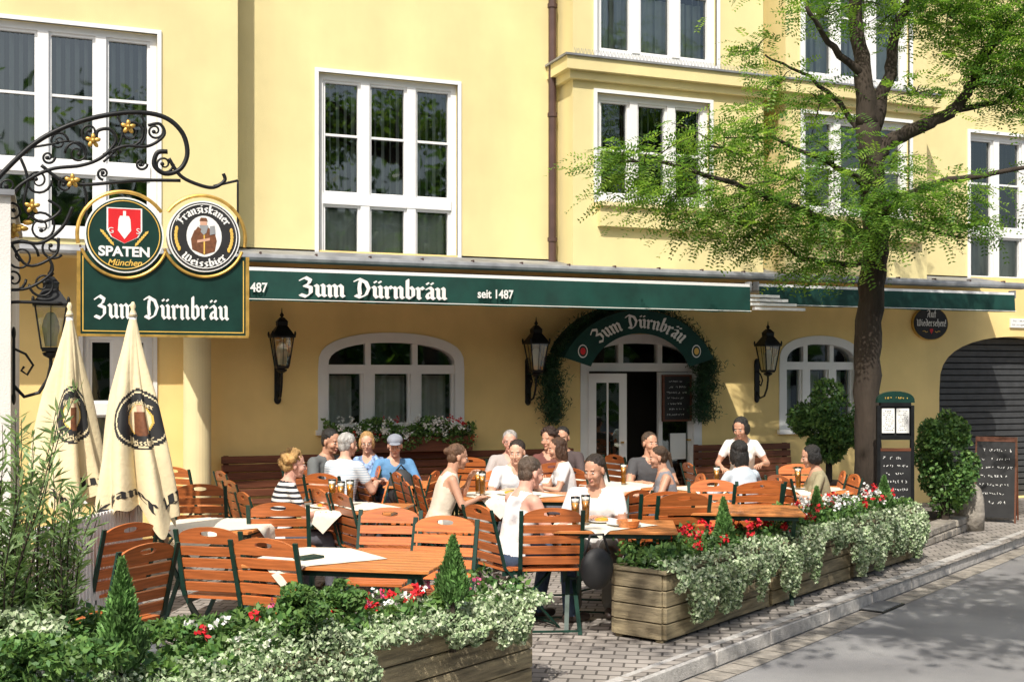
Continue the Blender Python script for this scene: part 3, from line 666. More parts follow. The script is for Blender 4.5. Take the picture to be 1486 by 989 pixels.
for nm,ms,k in(('white_flowers',LW,1900),('red_flowers',LR,260)):
    C=np.column_stack([rng.uniform(x0,x1,80 if k>1000 else 14),rng.uniform(-.38,-.15,80 if k>1000 else 14),z0+rng.uniform(.14,.40,80 if k>1000 else 14)])
    P=C[rng.integers(0,len(C),k)]+rng.normal(0,.022,(k,3)); leaves(nm,P,.028,.024,ms,e)
# ------------------------------------------------------------------ HANGING SIGN + BRACKET
sg=empty('hanging_brewery_sign'); YS=-4.8; PX=.00514
def S(px,py,o=0.): x,z=onp(px,py,YS); return (x,YS+o,z)
mb=MB(); a=S(112,368);b=S(360,488)
x0,x1,zt_,zb_=a[0],b[0],S(235,369)[2],S(235,489)[2]
mb.bb(x0,x1,YS-.02,YS+.02,zb_,zt_,M['signgreen'])
for (p,q,r_,s_) in((x0,x1,zb_,zb_+.018),(x0,x0+.018,zb_+.018,zt_),(x1-.018,x1,zb_+.018,zt_)): mb.bb(p-.004 if q-p<.1 else p,q+.004 if q-p<.1 else q,YS-.028,YS-.018,r_,s_,M['gold'])
for (p,q,r_,s_) in((x0+.035,x1-.035,zb_+.036,zb_+.043),(x0+.035,x0+.042,zb_+.043,zt_-.03),(x1-.042,x1-.035,zb_+.043,zt_-.03)): mb.bb(p,q,YS-.024,YS-.0195,r_,s_,M['goldp'])
flat_text(mb,'Zum Dürnbräu',S(137,0)[0],S(0,459)[2]+.005,S(333,0)[0]-S(137,0)[0],YS-.024,M['letter'],hs=.105,nib=.22)
c1=S(180,342); c2=S(295,344); R1=54*PX; R2=52*PX
def disc(mb,c,r,y0,y1,mt,n=48):
    f=[(c[0]+r*math.cos(t),y0,c[2]+r*math.sin(t)) for t in np.linspace(0,2*math.pi,n,endpoint=False)]; b_=[(v[0],y1,v[2]) for v in f]
    mb.add(f+b_,[tuple(range(n)),tuple(range(2*n-1,n-1,-1))]+[(i,n+i,n+(i+1)%n,(i+1)%n) for i in range(n)],mt)
def ring(mb,c,r,th,Y,mt,a0=0,a1=360): mb.tube([(c[0]+r*math.cos(math.radians(t)),Y,c[2]+r*math.sin(math.radians(t))) for t in np.linspace(a0,a1,60)],th,mt,8)
for c,R in((c1,R1),(c2,R2)):
    disc(mb,c,R,YS-.05,YS+.05,M['letter']); disc(mb,c,R*.955,YS-.054,YS-.049,M['signgreen'] if c is c1 else M['board'])
    ring(mb,c,R*1.17,.014,YS,M['gold'],-12 if c is c2 else 35,192 if c is c1 else 145)
    ring(mb,c,R*1.13,.012,YS-.03,M['gold'],200,340)
ring(mb,c1,R1*.9,.004,YS-.056,M['goldp']); ring(mb,c2,R2*.9,.004,YS-.056,M['letter'])
def pl(c,pts,y,mt): mb.poly([(c[0]+p[0]*PX,YS+y,c[2]+p[1]*PX) for p in pts],M[mt])
sh=[(-22,37),(22,37),(22,6),(17,-3),(0,-12),(-17,-3),(-22,6)]
pl(c1,[(p[0]*1.1,p[1]*1.04) for p in sh][::-1],-.0555,'letter'); pl(c1,sh[::-1],-.057,'red')
pl(c1,[(-9,6),(9,6),(8,22),(6,27),(-6,27),(-8,22)],-.0585,'letter'); pl(c1,[(-9,6),(0,-6),(9,6)][::-1],-.0588,'letter'); pl(c1,[(-2,27),(2,27),(2,34),(-2,34)],-.059,'letter')
for s in(-1,1):
    for k in range(6): 
        v=-14+k*3.2
        pl(c1,[(s*14+s*k*2.6,v-2),(s*19+s*k*2.6,v+1),(s*20+s*k*2.6,v+5),(s*15+s*k*2.6,v+3)],-.0575-.0003*k,'goldp')
font('SPATEN',c1[0],c1[2]-.155,.098,YS-.0575,M['letter'],sg,'sign_text',off=.0035,align='CENTER',sx=1.05)
font('München',c1[0],c1[2]-.225,.065,YS-.0575,M['goldp'],sg,'sign_text',off=.001,align='CENTER',shear=.3)
font('G',c1[0]-.095,c1[2]+.01,.06,YS-.0595,M['letter'],sg,'sign_text',align='CENTER'); font('S',c1[0]+.095,c1[2]+.01,.06,YS-.0595,M['letter'],sg,'sign_text',align='CENTER')
pt=[(27*math.cos(t)*.93,30*math.sin(t)) for t in np.linspace(0,2*math.pi,30,endpoint=False)]
pl(c2,pt,-.0556,'letter'); pl(c2,[(-17,-20),(-19,-5),(-14,8),(-5,13),(6,13),(15,6),(18,-6),(15,-22),(0,-27)][::-1],-.057,'brown')
pl(c2,[(5*math.cos(t)-1,7*math.sin(t)+19) for t in np.linspace(0,2*math.pi,16,endpoint=False)],-.0585,'skin'); pl(c2,[(-7,16),(6,16),(3,5),(-1,2),(-5,6)][::-1],-.0592,'metalgrey')
pl(c2,[(-7,22),(5,22),(3,27),(-5,27)],-.0593,'brown')
pl(c2,[(-14,6),(-9,14),(-4,10),(-8,2)],-.0595,'brown'); pl(c2,[(8,2),(16,4),(15,16),(8,15)],-.0597,'metalgrey'); pl(c2,[(-10,-6),(8,-2),(8,-6),(-10,-10)][::-1],-.0597,'skin'); pl(c2,[(-1,2),(1,2),(1,-26),(-1,-26)][::-1],-.0596,'goldp')
arc_text(mb,'Franziskaner',c2[0],c2[2],R2*.66,152,28,YS-.057,M['letter'],hs=.040,nib=.26)
P,wd=textpolys('Weissbier',.26)
for i,p in enumerate(P):
    mb.poly([(c2[0]+(R2*.86-q[1]*.038)*math.cos(math.radians(222+96*q[0]/wd)),YS-.057-.0002*(i%9),c2[2]+(R2*.86-q[1]*.038)*math.sin(math.radians(222+96*q[0]/wd))) for q in p],M['letter'])
for s in(-1,1):
    for k in range(7):
        a=math.radians((180 if s<0 else 0)+s*(-14+k*7)*-1); r=R2*.77
        mb.ell((c2[0]+r*math.cos(a),YS-.058,c2[2]+r*math.sin(a)),(.012,.002,.02),M['goldp'],8)
mb.obj('sign_board',sg)
mb=MB()
def path(pts,r=.012,mt='black',o=0.):
    Q=[]; n=len(pts)
    for i in range(n-1):
        p0=pts[max(i-1,0)];p1=pts[i];p2=pts[i+1];p3=pts[min(i+2,n-1)]
        for t in np.linspace(0,1,6,endpoint=False):
            Q.append(tuple(.5*((2*p1[k])+(-p0[k]+p2[k])*t+(2*p0[k]-5*p1[k]+4*p2[k]-p3[k])*t*t+(-p0[k]+3*p1[k]-3*p2[k]+p3[k])*t**3) for k in(0,1)))
    Q.append(pts[-1]); mb.tube([S(q[0],q[1],o) for q in Q],r,M[mt],7)
def spiral(cx,cy,r,a0=0,turns=1.6,d=1,th=.010):
    pts=[(cx+(r*(1-.82*k/28))*math.cos(math.radians(a0)+d*turns*2*math.pi*k/28),cy+(r*(1-.82*k/28))*math.sin(math.radians(a0)+d*turns*2*math.pi*k/28)) for k in range(29)]
    mb.tube([S(q[0],q[1]) for q in pts],[th*(1-.4*k/28) for k in range(29)],M['black'],7); mb.ell(S(*pts[-1]),(.016,.012,.016),M['black'],8)
path([(-60,345),(-30,290),(0,255),(45,212),(90,186),(140,170),(195,163),(238,170),(264,192),(272,222),(262,245),(240,252),(224,240),(228,222),(243,220)],.018)
path([(-50,330),(0,300),(30,268),(72,246),(118,240),(148,228),(168,205),(160,188),(142,190),(140,205)],.013)
path([(150,225),(180,212),(215,212),(238,196),(232,180),(215,182)],.012)
path([(245,230),(262,255),(288,268),(310,272),(326,262),(324,252)],.014); path([(105,300),(90,330),(60,352),(20,352),(-30,380)],.013)
path([(60,240),(90,262),(122,268),(200,262),(262,262)],.013); path([(-40,420),(0,438),(30,438),(90,440)],.012); path([(30,230),(40,260),(35,300),(60,322),(88,305),(70,290)],.011)
path([(-30,300),(10,345),(40,385),(80,370),(85,345)],.011); path([(0,420),(40,418),(75,395),(70,372)],.011)
path([(40,215),(70,210),(100,205),(120,215),(125,232)],.009); path([(170,168),(178,190),(170,215),(150,235)],.009); path([(205,166),(212,190),(205,212)],.009)
for q in[(55,262,20,0,1.6,1),(190,192,20,90,1.6,-1),(112,222,18,180,1.6,1),(60,330,24,200,1.7,1),(30,372,26,0,1.7,-1),(76,358,18,40,1.5,1),(18,308,18,90,1.6,1),(62,412,20,180,1.6,-1),(20,405,18,0,1.6,1),(238,238,14,0,1.5,1),(95,268,13,0,1.5,-1),(-20,330,22,0,1.5,1),(130,192,13,90,1.5,1),(85,205,14,0,1.6,-1),(12,270,15,0,1.5,1),(225,190,12,0,1.4,1),(165,222,10,0,1.4,-1),(70,228,10,0,1.4,1),(150,252,9,90,1.4,1),(205,238,9,0,1.4,1)]: spiral(*q)
for x in(125,345): path([(x,300 if x<200 else 262),(x,320),(x,368)],.008)
path([(120,262),(125,285),(125,300)],.01); path([(310,270),(345,262)],.01)
for q,r in(((135,205),11),((186,185),12),((105,263),12),((47,300),12),((20,335),10)):
    p=S(*q); mb.ell((p[0],p[1]-.03,p[2]),(.018,.02,.018),M['gold'],8)
    for k in range(5):
        a=k*2*math.pi/5+.3; Rm=Matrix.Rotation(-a,3,'Y'); mb.ell((p[0]+.03*math.cos(a),p[1]-.02,p[2]+.03*math.sin(a)),(.026,.008,.016),M['gold'],8,R=Rm)
for k in range(9): p=S(-8+k*6,352-k*3.5+4*math.sin(k*2.)); mb.ell(p,(.035,.02,.02),M['gold'],8)
mb.obj('wrought_iron_bracket',sg,smooth=True)
mb=MB()
mb.bb(S(-160,0)[0],S(16,0)[0],YS-.1,YS+2.6,0,S(0,286)[2],M['whitewall']); mb.bb(S(-160,0)[0],S(22,0)[0],YS-.14,YS+2.64,S(0,286)[2],S(0,278)[2],M['metalgrey'])
mb.obj('white_garden_wall')
o=bpy.data.objects.new('wall_lantern',lm); COL.objects.link(o); p=at3(78,500,8.6); o.location=(p[0]-.28,p[1]-.0,p[2]-.05); o.rotation_euler=(0,0,math.radians(90)); o.scale=(1.,)*3
# ------------------------------------------------------------------ CLOSED PARASOLS
def parasol(px,d,pytop,pybot,wpx,seed):
    x,y=at(px,d); zt=at3(px,pytop,d)[2]; zb=at3(px,pybot,d)[2]; e=empty('closed_parasol'); mb=MB(); R=wpx/2/F*d*1.12
    nz=120; na=240; V=[];Fs=[]; rnd=random.Random(seed); ph=[rnd.uniform(0,6) for _ in range(6)]
    def prof(t): return R*(.05+.95*(t**.85))
    def rad(t,a):
        r=prof(t); f=math.sin(4*a+ph[0]+1.2*t)*.22+abs(math.sin(4*a+ph[1]-1.5*t))*.26-.13+math.sin(9*a+ph[2]+2*t)*.07
        return r*(.80+f*min(1,t*2.5))
    def pos(t,a,o=0.):
        r=rad(t,a)+o; hem=.10*math.sin(4*a+ph[3])*max(0,t-.75)/.25+.04*math.sin(9*a+ph[5])*max(0,t-.85)/.15
        return (x+r*math.cos(a)+.03*t*math.sin(3*t+ph[4]),y+r*math.sin(a),zt+(zb-zt)*t-hem)
    for i in range(nz+1):
        for k in range(na): V.append(pos(i/nz,2*math.pi*k/na))
    ac=math.atan2(-D-y,0-x)
    ks=[]
    for i in range(nz):
        for k in range(na):
            Fs.append((i*na+k,i*na+(k+1)%na,(i+1)*na+(k+1)%na,(i+1)*na+k))
            t=(i+.5)/nz; a=2*math.pi*(k+.5)/na; da=(a-ac-.35+math.pi)%(2*math.pi)-math.pi
            q=math.hypot(da*.62, (t-.52)/.15*.62)
            ks.append(0 if q>.62 else 1 if q>.56 else 0 if q>.53 else 1 if q>.33 else (2 if abs(da)<.24 and (t-.52)>-.035 else 3 if (abs(da)<.11 and (t-.52)>-.07) else 4 if q>.30 else 0))
    mts=[M['cream'],M['board'],M['brown'],M['skin'],M['goldp']]
    for m_ in mts: mb.mi(m_)
    mb.v=V; mb.f=Fs; mb.m=ks
    mb.lathe((x,y,zt-.02),[(.03,0),(.02,.03),(.012,.05),(.02,.07),(.008,.1)],M['cream'],12); mb.tube([(x,y,0.03),(x,y,zt)],.024,M['white'],12); mb.lathe((x,y,0),[(.22,0),(.22,.05),(.06,.07),(.04,.25)],M['metalgrey'],20)
    for txt,tc_,hh,tt,mm,oo in(('Weissbier',.648,.024,.95,'cream',.35),('Franziskaner',.448,.020,1.1,'cream',.35),('Franziskaner Weissbier',.93,.045,5.2,'board',.25)):
        P,wd=textpolys(txt,.24); tw=tt
        for i,p in enumerate(P):
            vs=[]
            for q in p:
                a=ac+oo-tw/2+tw*q[0]/wd; t=tc_-q[1]*hh/(zt-zb)*1.15; 
                if oo==.35: a0=(a-ac-.35); t+= (.10 if tc_<.5 else -.10)*a0*a0
                vs.append(pos(t,a,.006))
            mb.poly(vs,M[mm])
    mb.obj('parasol_canopy',e,smooth=True); return e
parasol(101,8.3,455,735,104,1); parasol(193,7.9,455,748,118,5)
# ------------------------------------------------------------------ FURNITURE
def chair_mesh():
    mb=MB(); W=M['wood']; Gm=M['frame_green']
    def bp(s_): return (-.20-.11*s_/.42, .46+s_)
    for sx_ in(-1,1):
        x=sx_*.222
        mb.beam((x,-.315,.90),(x,-.20,.47),.014,.03,Gm,up=(1,0,0)); mb.beam((x,-.20,.47),(x,.26,.0),.014,.03,Gm,up=(1,0,0))
        x=sx_*.205
        mb.beam((x,.21,.435),(x,-.28,.0),.012,.03,Gm,up=(1,0,0)); mb.beam((sx_*.2,-.21,.43),(sx_*.2,.23,.445),.012,.03,Gm)
    for y,z in((.24,.025),(-.26,.025),(.02,.235)): mb.beam((-.2,y,z),(.2,y,z),.014,.014,Gm)
    for i in range(6): mb.box((0,-.16+.075*i,.458),(.43,.058,.018),W)
    R=Matrix.Rotation(math.atan2(.11,.42),3,'X')
    for i in range(4):
        s_=.07+i*.078; y,z=bp(s_); mb.box((0,y+.012,z),(.425,.016,.058),W,R=R)
    n=22; th=.018
    for i in range(n):
        xa=-.212+.424*i/n; xb=-.212+.424*(i+1)/n
        top=lambda x:.392+.068*math.sqrt(max(0,1-(x/.2125)**2))**1.1
        ho=lambda x:.018*math.sqrt(max(0,1-(x/.065)**2))
        bot=.352
        segs=[(bot,.415-ho(xa),bot,.415-ho(xb)),(.415+ho(xa),top(xa),.415+ho(xb),top(xb))] if (abs((xa+xb)/2)<.065) else [(bot,top(xa),bot,top(xb))]
        for z0a,z1a,z0b,z1b in segs:
            vs=[]
            for off in(-th/2,th/2):
                for x,s_ in((xa,z0a),(xb,z0b),(xb,z1b),(xa,z1a)):
                    y,z=bp(s_); vs.append((x,y+.012+off,z))
            mb.add(vs,[(0,1,2,3),(7,6,5,4),(0,4,5,1),(2,6,7,3),(0,3,7,4),(1,5,6,2)],W)
    return mb.mesh('beer_garden_chair')
cm=chair_mesh()
def az(phi): return -(YAW+math.radians(phi))
def chair(x,y,phi):
    o=bpy.data.objects.new('beer_garden_chair',cm); COL.objects.link(o); o.location=(x,y,0); o.rotation_euler=(0,0,az(phi)); return o
def table(px,d,phi,w_,l_,cloth=None):
    x,y=at(px,d); e=empty('beer_garden_table',(x,y,0)); e.rotation_euler=(0,0,az(phi)); mb=MB()
    n=int(l_/.085); 
    for i in range(n): mb.box((0,-l_/2+l_*(i+.5)/n,.74),(w_,l_/n-.008,.022),M['woodt'])
    mb.obj('table_top',e,bevel=.003); mb=MB(); Gm=M['frame_green']
    for a,b,c,d_ in((-w_/2,w_/2,-l_/2+.04,-l_/2+.06),(-w_/2,w_/2,l_/2-.06,l_/2-.04)): mb.bb(a+.05,b-.05,c,d_,.695,.728,Gm)
    for s in(-1,1):
        mb.bb(s*(w_/2-.06)-.008,s*(w_/2-.06)+.008,-l_/2+.06,l_/2-.06,.70,.728,Gm)
        mb.beam((s*(w_/2-.08),-l_/2+.08,.70),(s*(w_/2-.08),l_/2-.08,.0),.014,.032,Gm,up=(1,0,0)); mb.beam((s*(w_/2-.1),l_/2-.08,.70),(s*(w_/2-.1),-l_/2+.08,.0),.014,.032,Gm,up=(1,0,0))
    mb.beam((-w_/2+.1,0,.35),(w_/2-.1,0,.35),.016,.016,Gm); mb.obj('table_legs',e)
    if cloth:
        cx_,cs=cloth; mb=MB(); N=24; vs=[];fs=[]
        for i in range(N+1):
            for j in range(N+1):
                u=(i/N-.5)*cs; v=(j/N-.5)*cs; X=(u-v)*.7071+cx_; Y=(u+v)*.7071
                ex=max(0,abs(X)-w_/2-.004); ey=max(0,abs(Y)-l_/2-.004); dr=max(ex,ey)
                Xc=math.copysign(min(abs(X),w_/2+.006+.02*(ex>0)*math.sin(Y*15)**2),X); Yc=math.copysign(min(abs(Y),l_/2+.006+.02*(ey>0)*math.sin(X*15)**2),Y)
                vs.append((Xc,Yc,.7555-dr+.0012*math.sin(X*19)*math.sin(Y*23)))
        for i in range(N):
            for j in range(N): a=i*(N+1)+j; fs.append((a,a+N+1,a+N+2,a+1))
        mb.add(vs,fs,M['cloth']); mb.obj('tablecloth',e,smooth=True)
    return e
T=[(515,7.15,12,1.15,.75,(-.3,.72)),(315,8.8,10,.8,.75,(0,.85)),(490,10.0,10,1.15,.75,(0,.8)),(892,8.75,5,.9,.72,(-.1,.6)),(735,11.0,8,1.3,.75,(0,.8)),
   (1065,9.85,8,1.1,.72,None),(1165,11.6,0,.9,.7,(0,.7)),(905,12.0,0,.9,.7,(0,.7)),(500,12.9,0,.9,.6,(0,.7)),(790,12.6,0,1.1,.6,(0,.7)),(620,12.2,5,.8,.7,None),(1030,11.6,8,.8,.7,(0,.7))]
for t_ in T: table(*t_)
def CH(px,pyt,phi):      # measured at the crest rail of the chair back; seat lies .29 m in front of it
    d=(H-.91)*F/(pyt-Y0); x,y=at(px,d); r=YAW+math.radians(phi); chair(x+.29*math.sin(r),y+.29*math.cos(r),phi)
for c_ in[(404,730,-3),(290,703,-5),(304,766,14),(384,782,22),(566,738,-172),(646,750,-163),(465,710,62),(497,716,60),(548,677,-100),(578,686,70),(606,690,75),(505,670,55),(524,680,62),(655,690,-75),(630,684,-80),
          (322,684,60),(336,698,60),(254,678,30),(800,672,-30),(833,680,55),(801,738,-4),(922,712,-50),(968,714,-8),(992,716,-12),(1035,697,178),(1066,690,80),(1100,700,-8),(1132,690,70),(1158,674,180),(1222,684,-80),(1000,672,80),(893,660,60),(680,664,10),
          (212,790,-62),(188,760,-60),(700,655,170),(852,650,-90),(560,700,-95)]: CH(*c_)
def glass_beer(px,d,z=.757,h=.22,r=.035,full=.75):
    x,y=at(px,d); mb=MB(); mb.lathe((x,y,z),[(r*.75,0),(r*.72,h*.1),(r*.8,h*.5),(r,h)],M['clear'],16)
    mb.lathe((x,y,z+.012),[(r*.62,0),(r*.7,h*.45),(r*.82,h*full)],M['beer'],16); mb.lathe((x,y,z+.012+h*full),[(r*.82,0),(r*.85,h*.12)],M['foam'],16); mb.obj('beer_glass',smooth=True)
for g_ in[(850,8.75),(835,8.62),(700,10.9),(694,11.1),(495,9.9),(482,10.1),(508,10.05),(905,12.0),(1158,11.5),(770,12.5),(1040,11.6)]: glass_beer(*g_)
def plate(px,d,r=.13,food=True):
    x,y=at(px,d); mb=MB(); mb.lathe((x,y,.7575),[(r*.6,0),(r,.016),(r*.98,.018),(r*.6,.004)],M['letter'],24)
    if food: mb.ell((x,y,.775),(r*.45,r*.35,.018),M['beer'],10); mb.ell((x+.03,y+.03,.775),(r*.3,r*.25,.02),LB[2],8)
    mb.obj('plate',smooth=True)
for g_ in[(905,8.7),(873,8.9),(740,11.0),(765,10.9),(470,9.9),(520,12.8),(1060,11.6),(1165,11.6)]: plate(*g_)
mb=MB(); x,y=at(912,8.6); mb.lathe((x,y,.757),[(.07,0),(.09,.05),(.085,.05),(.065,.01)],M['woodt'],16); mb.obj('bread_basket')
mb=MB(); x,y=at(448,7.1); mb.box((x,y,.765),(.16,.1,.012),M['signgreen'],.5); mb.obj('menu_card')
# ------------------------------------------------------------------ PEOPLE
def remesh(mb,vox,it=4,fac=.5):
    me=mb.mesh('tmp'); o=bpy.data.objects.new('tmp',me); COL.objects.link(o)
    m=o.modifiers.new('r','REMESH'); m.mode='VOXEL'; m.voxel_size=vox; m.adaptivity=0
    s=o.modifiers.new('s','SMOOTH'); s.iterations=it; s.factor=fac
    dg=bpy.context.evaluated_depsgraph_get(); me2=bpy.data.meshes.new_from_object(o.evaluated_get(dg))
    n=len(me2.vertices); V=np.zeros(n*3); me2.vertices.foreach_get('co',V); V=V.reshape(-1,3); Fs=[tuple(p.vertices) for p in me2.polygons]
    bpy.data.objects.remove(o); bpy.data.meshes.remove(me); bpy.data.meshes.remove(me2); return V,Fs
sk_=M['skin']
def head_mesh(fem):
    mb=MB(); k=.93 if fem else 1.
    mb.ell((0,-.012,.03),(.075,.092,.086),sk_,20); mb.ell((0,.03,-.02),(.06,.058,.075),sk_,16); mb.ell((0,.036,-.07),(.046*k,.042,.04),sk_,14); mb.ell((0,.066,-.094),(.02*k,.018,.016),sk_,10)
    mb.cap((0,.086,.010),(0,.102,-.026),.006,.010,sk_); mb.ell((0,.096,-.032),(.015,.012,.009),sk_,10)
    mb.cap((-.034,.073,.026),(.034,.073,.026),.009,.009,sk_); mb.ell((0,.080,-.060),(.022,.012,.009),sk_,10)
    for s in(-1,1): mb.ell((s*.036,.056,-.028),(.026,.03,.028),sk_,10); mb.ell((s*.076,-.006,-.008),(.010,.019,.031),sk_,10)
    mb.cap((0,-.018,-.05),(0,-.03,-.17),.05*k,.054*k,sk_,14)
    V,Fs=remesh(mb,.0050,3); C=np.array([V[list(f)].mean(0) for f in Fs]); mi=np.zeros(len(Fs),int)
    lip=(abs(C[:,0])<.021)&(C[:,2]<-.055)&(C[:,2]>-.067)&(C[:,1]>.078); mi[lip]=1
    br=(abs(C[:,0])>.015)&(abs(C[:,0])<.043)&(C[:,2]>.021)&(C[:,2]<.0275)&(C[:,1]>.06); mi[br]=2
    V=list(map(tuple,V)); mi=list(mi)
    for s in(-1,1):
        for c,r,m_ in(((s*.030,.0775,.004),(.0125,.007,.0055),3),((s*.030,.0815,.004),(.0052,.0042,.0050),4)):
            t=MB(); t.ell(c,r,sk_,10); o=len(V); V+=t.v; Fs+=[tuple(i+o for i in f) for f in t.f]; mi+=[m_]*len(t.f)
    return np.array(V),Fs,mi
HEAD={0:head_mesh(0),1:head_mesh(1)}
def hair_mesh(style):
    mb=MB(); r_=random.Random(3)
    mb.ell((0,-.026,.046),(.081,.094,.081),sk_,18); mb.ell((0,-.05,-.005),(.072,.058,.075),sk_,14)
    if style=='long': mb.ell((0,-.062,-.06),(.085,.052,.14),sk_,14); [mb.ell((s*.066,-.012,-.03),(.026,.048,.09),sk_,12) for s in(-1,1)]; mb.ell((0,-.07,-.15),(.075,.035,.08),sk_,12)
    if style=='bob': mb.ell((0,-.045,-.02),(.092,.07,.095),sk_,14); [mb.ell((s*.072,-.002,-.01),(.024,.05,.07),sk_,12) for s in(-1,1)]
    if style=='curly':
        for i in range(60):
            a=r_.uniform(0,2*math.pi); b=r_.uniform(-.9,1.5); p=(.088*math.cos(a)*math.cos(b),-.03+.095*math.sin(a)*math.cos(b),.03+.095*math.sin(b))
            if p[1]>.035 and p[2]<.075: continue
            mb.ell((p[0]*1.08,p[1],p[2]),(.03,.03,.03),sk_,8)
    if style=='bun': mb.ell((0,-.12,.035),(.036,.032,.036),sk_,10)
    if style=='pony': mb.ell((0,-.118,.03),(.022,.022,.022),sk_,10); mb.cap((0,-.125,.02),(0,-.14,-.12),.026,.012,sk_)
    V,Fs=remesh(mb,.0065,2)
    c=V-np.array([0,-.02,.03]); n=c/np.maximum(np.linalg.norm(c,axis=1,keepdims=True),1e-6)
    amp=.0035 if style!='curly' else .009
    front=1-.75*(V[:,[1]]>.03)
    V=V+n*(amp*(np.sin(V[:,[0]]*230+np.sin(V[:,[2]]*60)*2)*.6+np.sin(V[:,[1]]*140+V[:,[2]]*90)*.5))*.7*front
    return V,Fs
HAIR={s:hair_mesh(s) for s in('short','long','bob','curly','bun','pony')}
def hand_mesh():
    mb=MB(); mb.ell((0,.048,0),(.040,.052,.015),sk_,14); mb.cap((0,-.035,0),(0,.02,0),.024,.022,sk_); mb.cap((-.026,.03,0),(-.03,.082,0),.012,.012,sk_);mb.cap((.026,.03,0),(.03,.082,0),.012,.012,sk_)
    for x,L_,r in((-.031,.062,.0078),(-.0105,.078,.0085),(.0105,.083,.0088),(.0315,.074,.0085)):
        p=Vector((x,.086,0)); a=-.25
        for k,f in enumerate((.45,.31,.24)):
            q=p+Vector((x*.12*f,math.cos(a)*L_*f,math.sin(a)*L_*f)); mb.cap(p,q,r*(1-.08*k),r*(1-.08*(k+1)),sk_,8); p=q; a-=.45
    p=Vector((.030,.018,-.004))
    for q,r in((Vector((.058,.05,-.014)),.0115),(Vector((.066,.078,-.022)),.0095),(Vector((.064,.098,-.032)),.0085)): mb.cap(p,q,r*1.1,r,sk_,8); p=q
    return remesh(mb,.0042,1)
HAND=hand_mesh()
EYEW=mat('eye_white',(.62,.58,.54),.3,.02,5); IRIS=mat('iris',(.03,.02,.015),.2,.1,5); SHOE=mat('shoe_leather',(.05,.035,.03),.5,.2,10)
skins=[mat('skin_fair',(.66,.39,.28),.5,.06,25,spec=.35),mat('skin_tan',(.55,.30,.20),.5,.06,25,spec=.35),mat('skin_pink',(.68,.37,.28),.5,.07,25,spec=.35)]
lipm=mat('lip',(.48,.18,.15),.4,.1,20)
_cc={}
def clothm(c,f=None):
    k=str(c)
    if k in _cc: return _cc[k]
    m=c if not isinstance(c,tuple) else mat('garment_fabric',c,.85,.10,7,1.,7); _cc[k]=m; return m
def hairm(c): 
    k='h'+str(c)
    if k not in _cc: _cc[k]=mat('hair',c,.5,.45,18,.7,120,stretch=(1,1,.3))
    return _cc[k]
def ik(a,t,l1,l2,pole):
    a=Vector(a);t=Vector(t); d=t-a; L=d.length
    if L>(l1+l2)*.985: t=a+d*((l1+l2)*.985/L); d=t-a; L=d.length
    x=(l1*l1-l2*l2+L*L)/(2*L); h=math.sqrt(max(0,l1*l1-x*x)); dn=d.normalized(); p=Vector(pole); p=(p-dn*p.dot(dn)).normalized()
    return a+dn*x+p*h,t
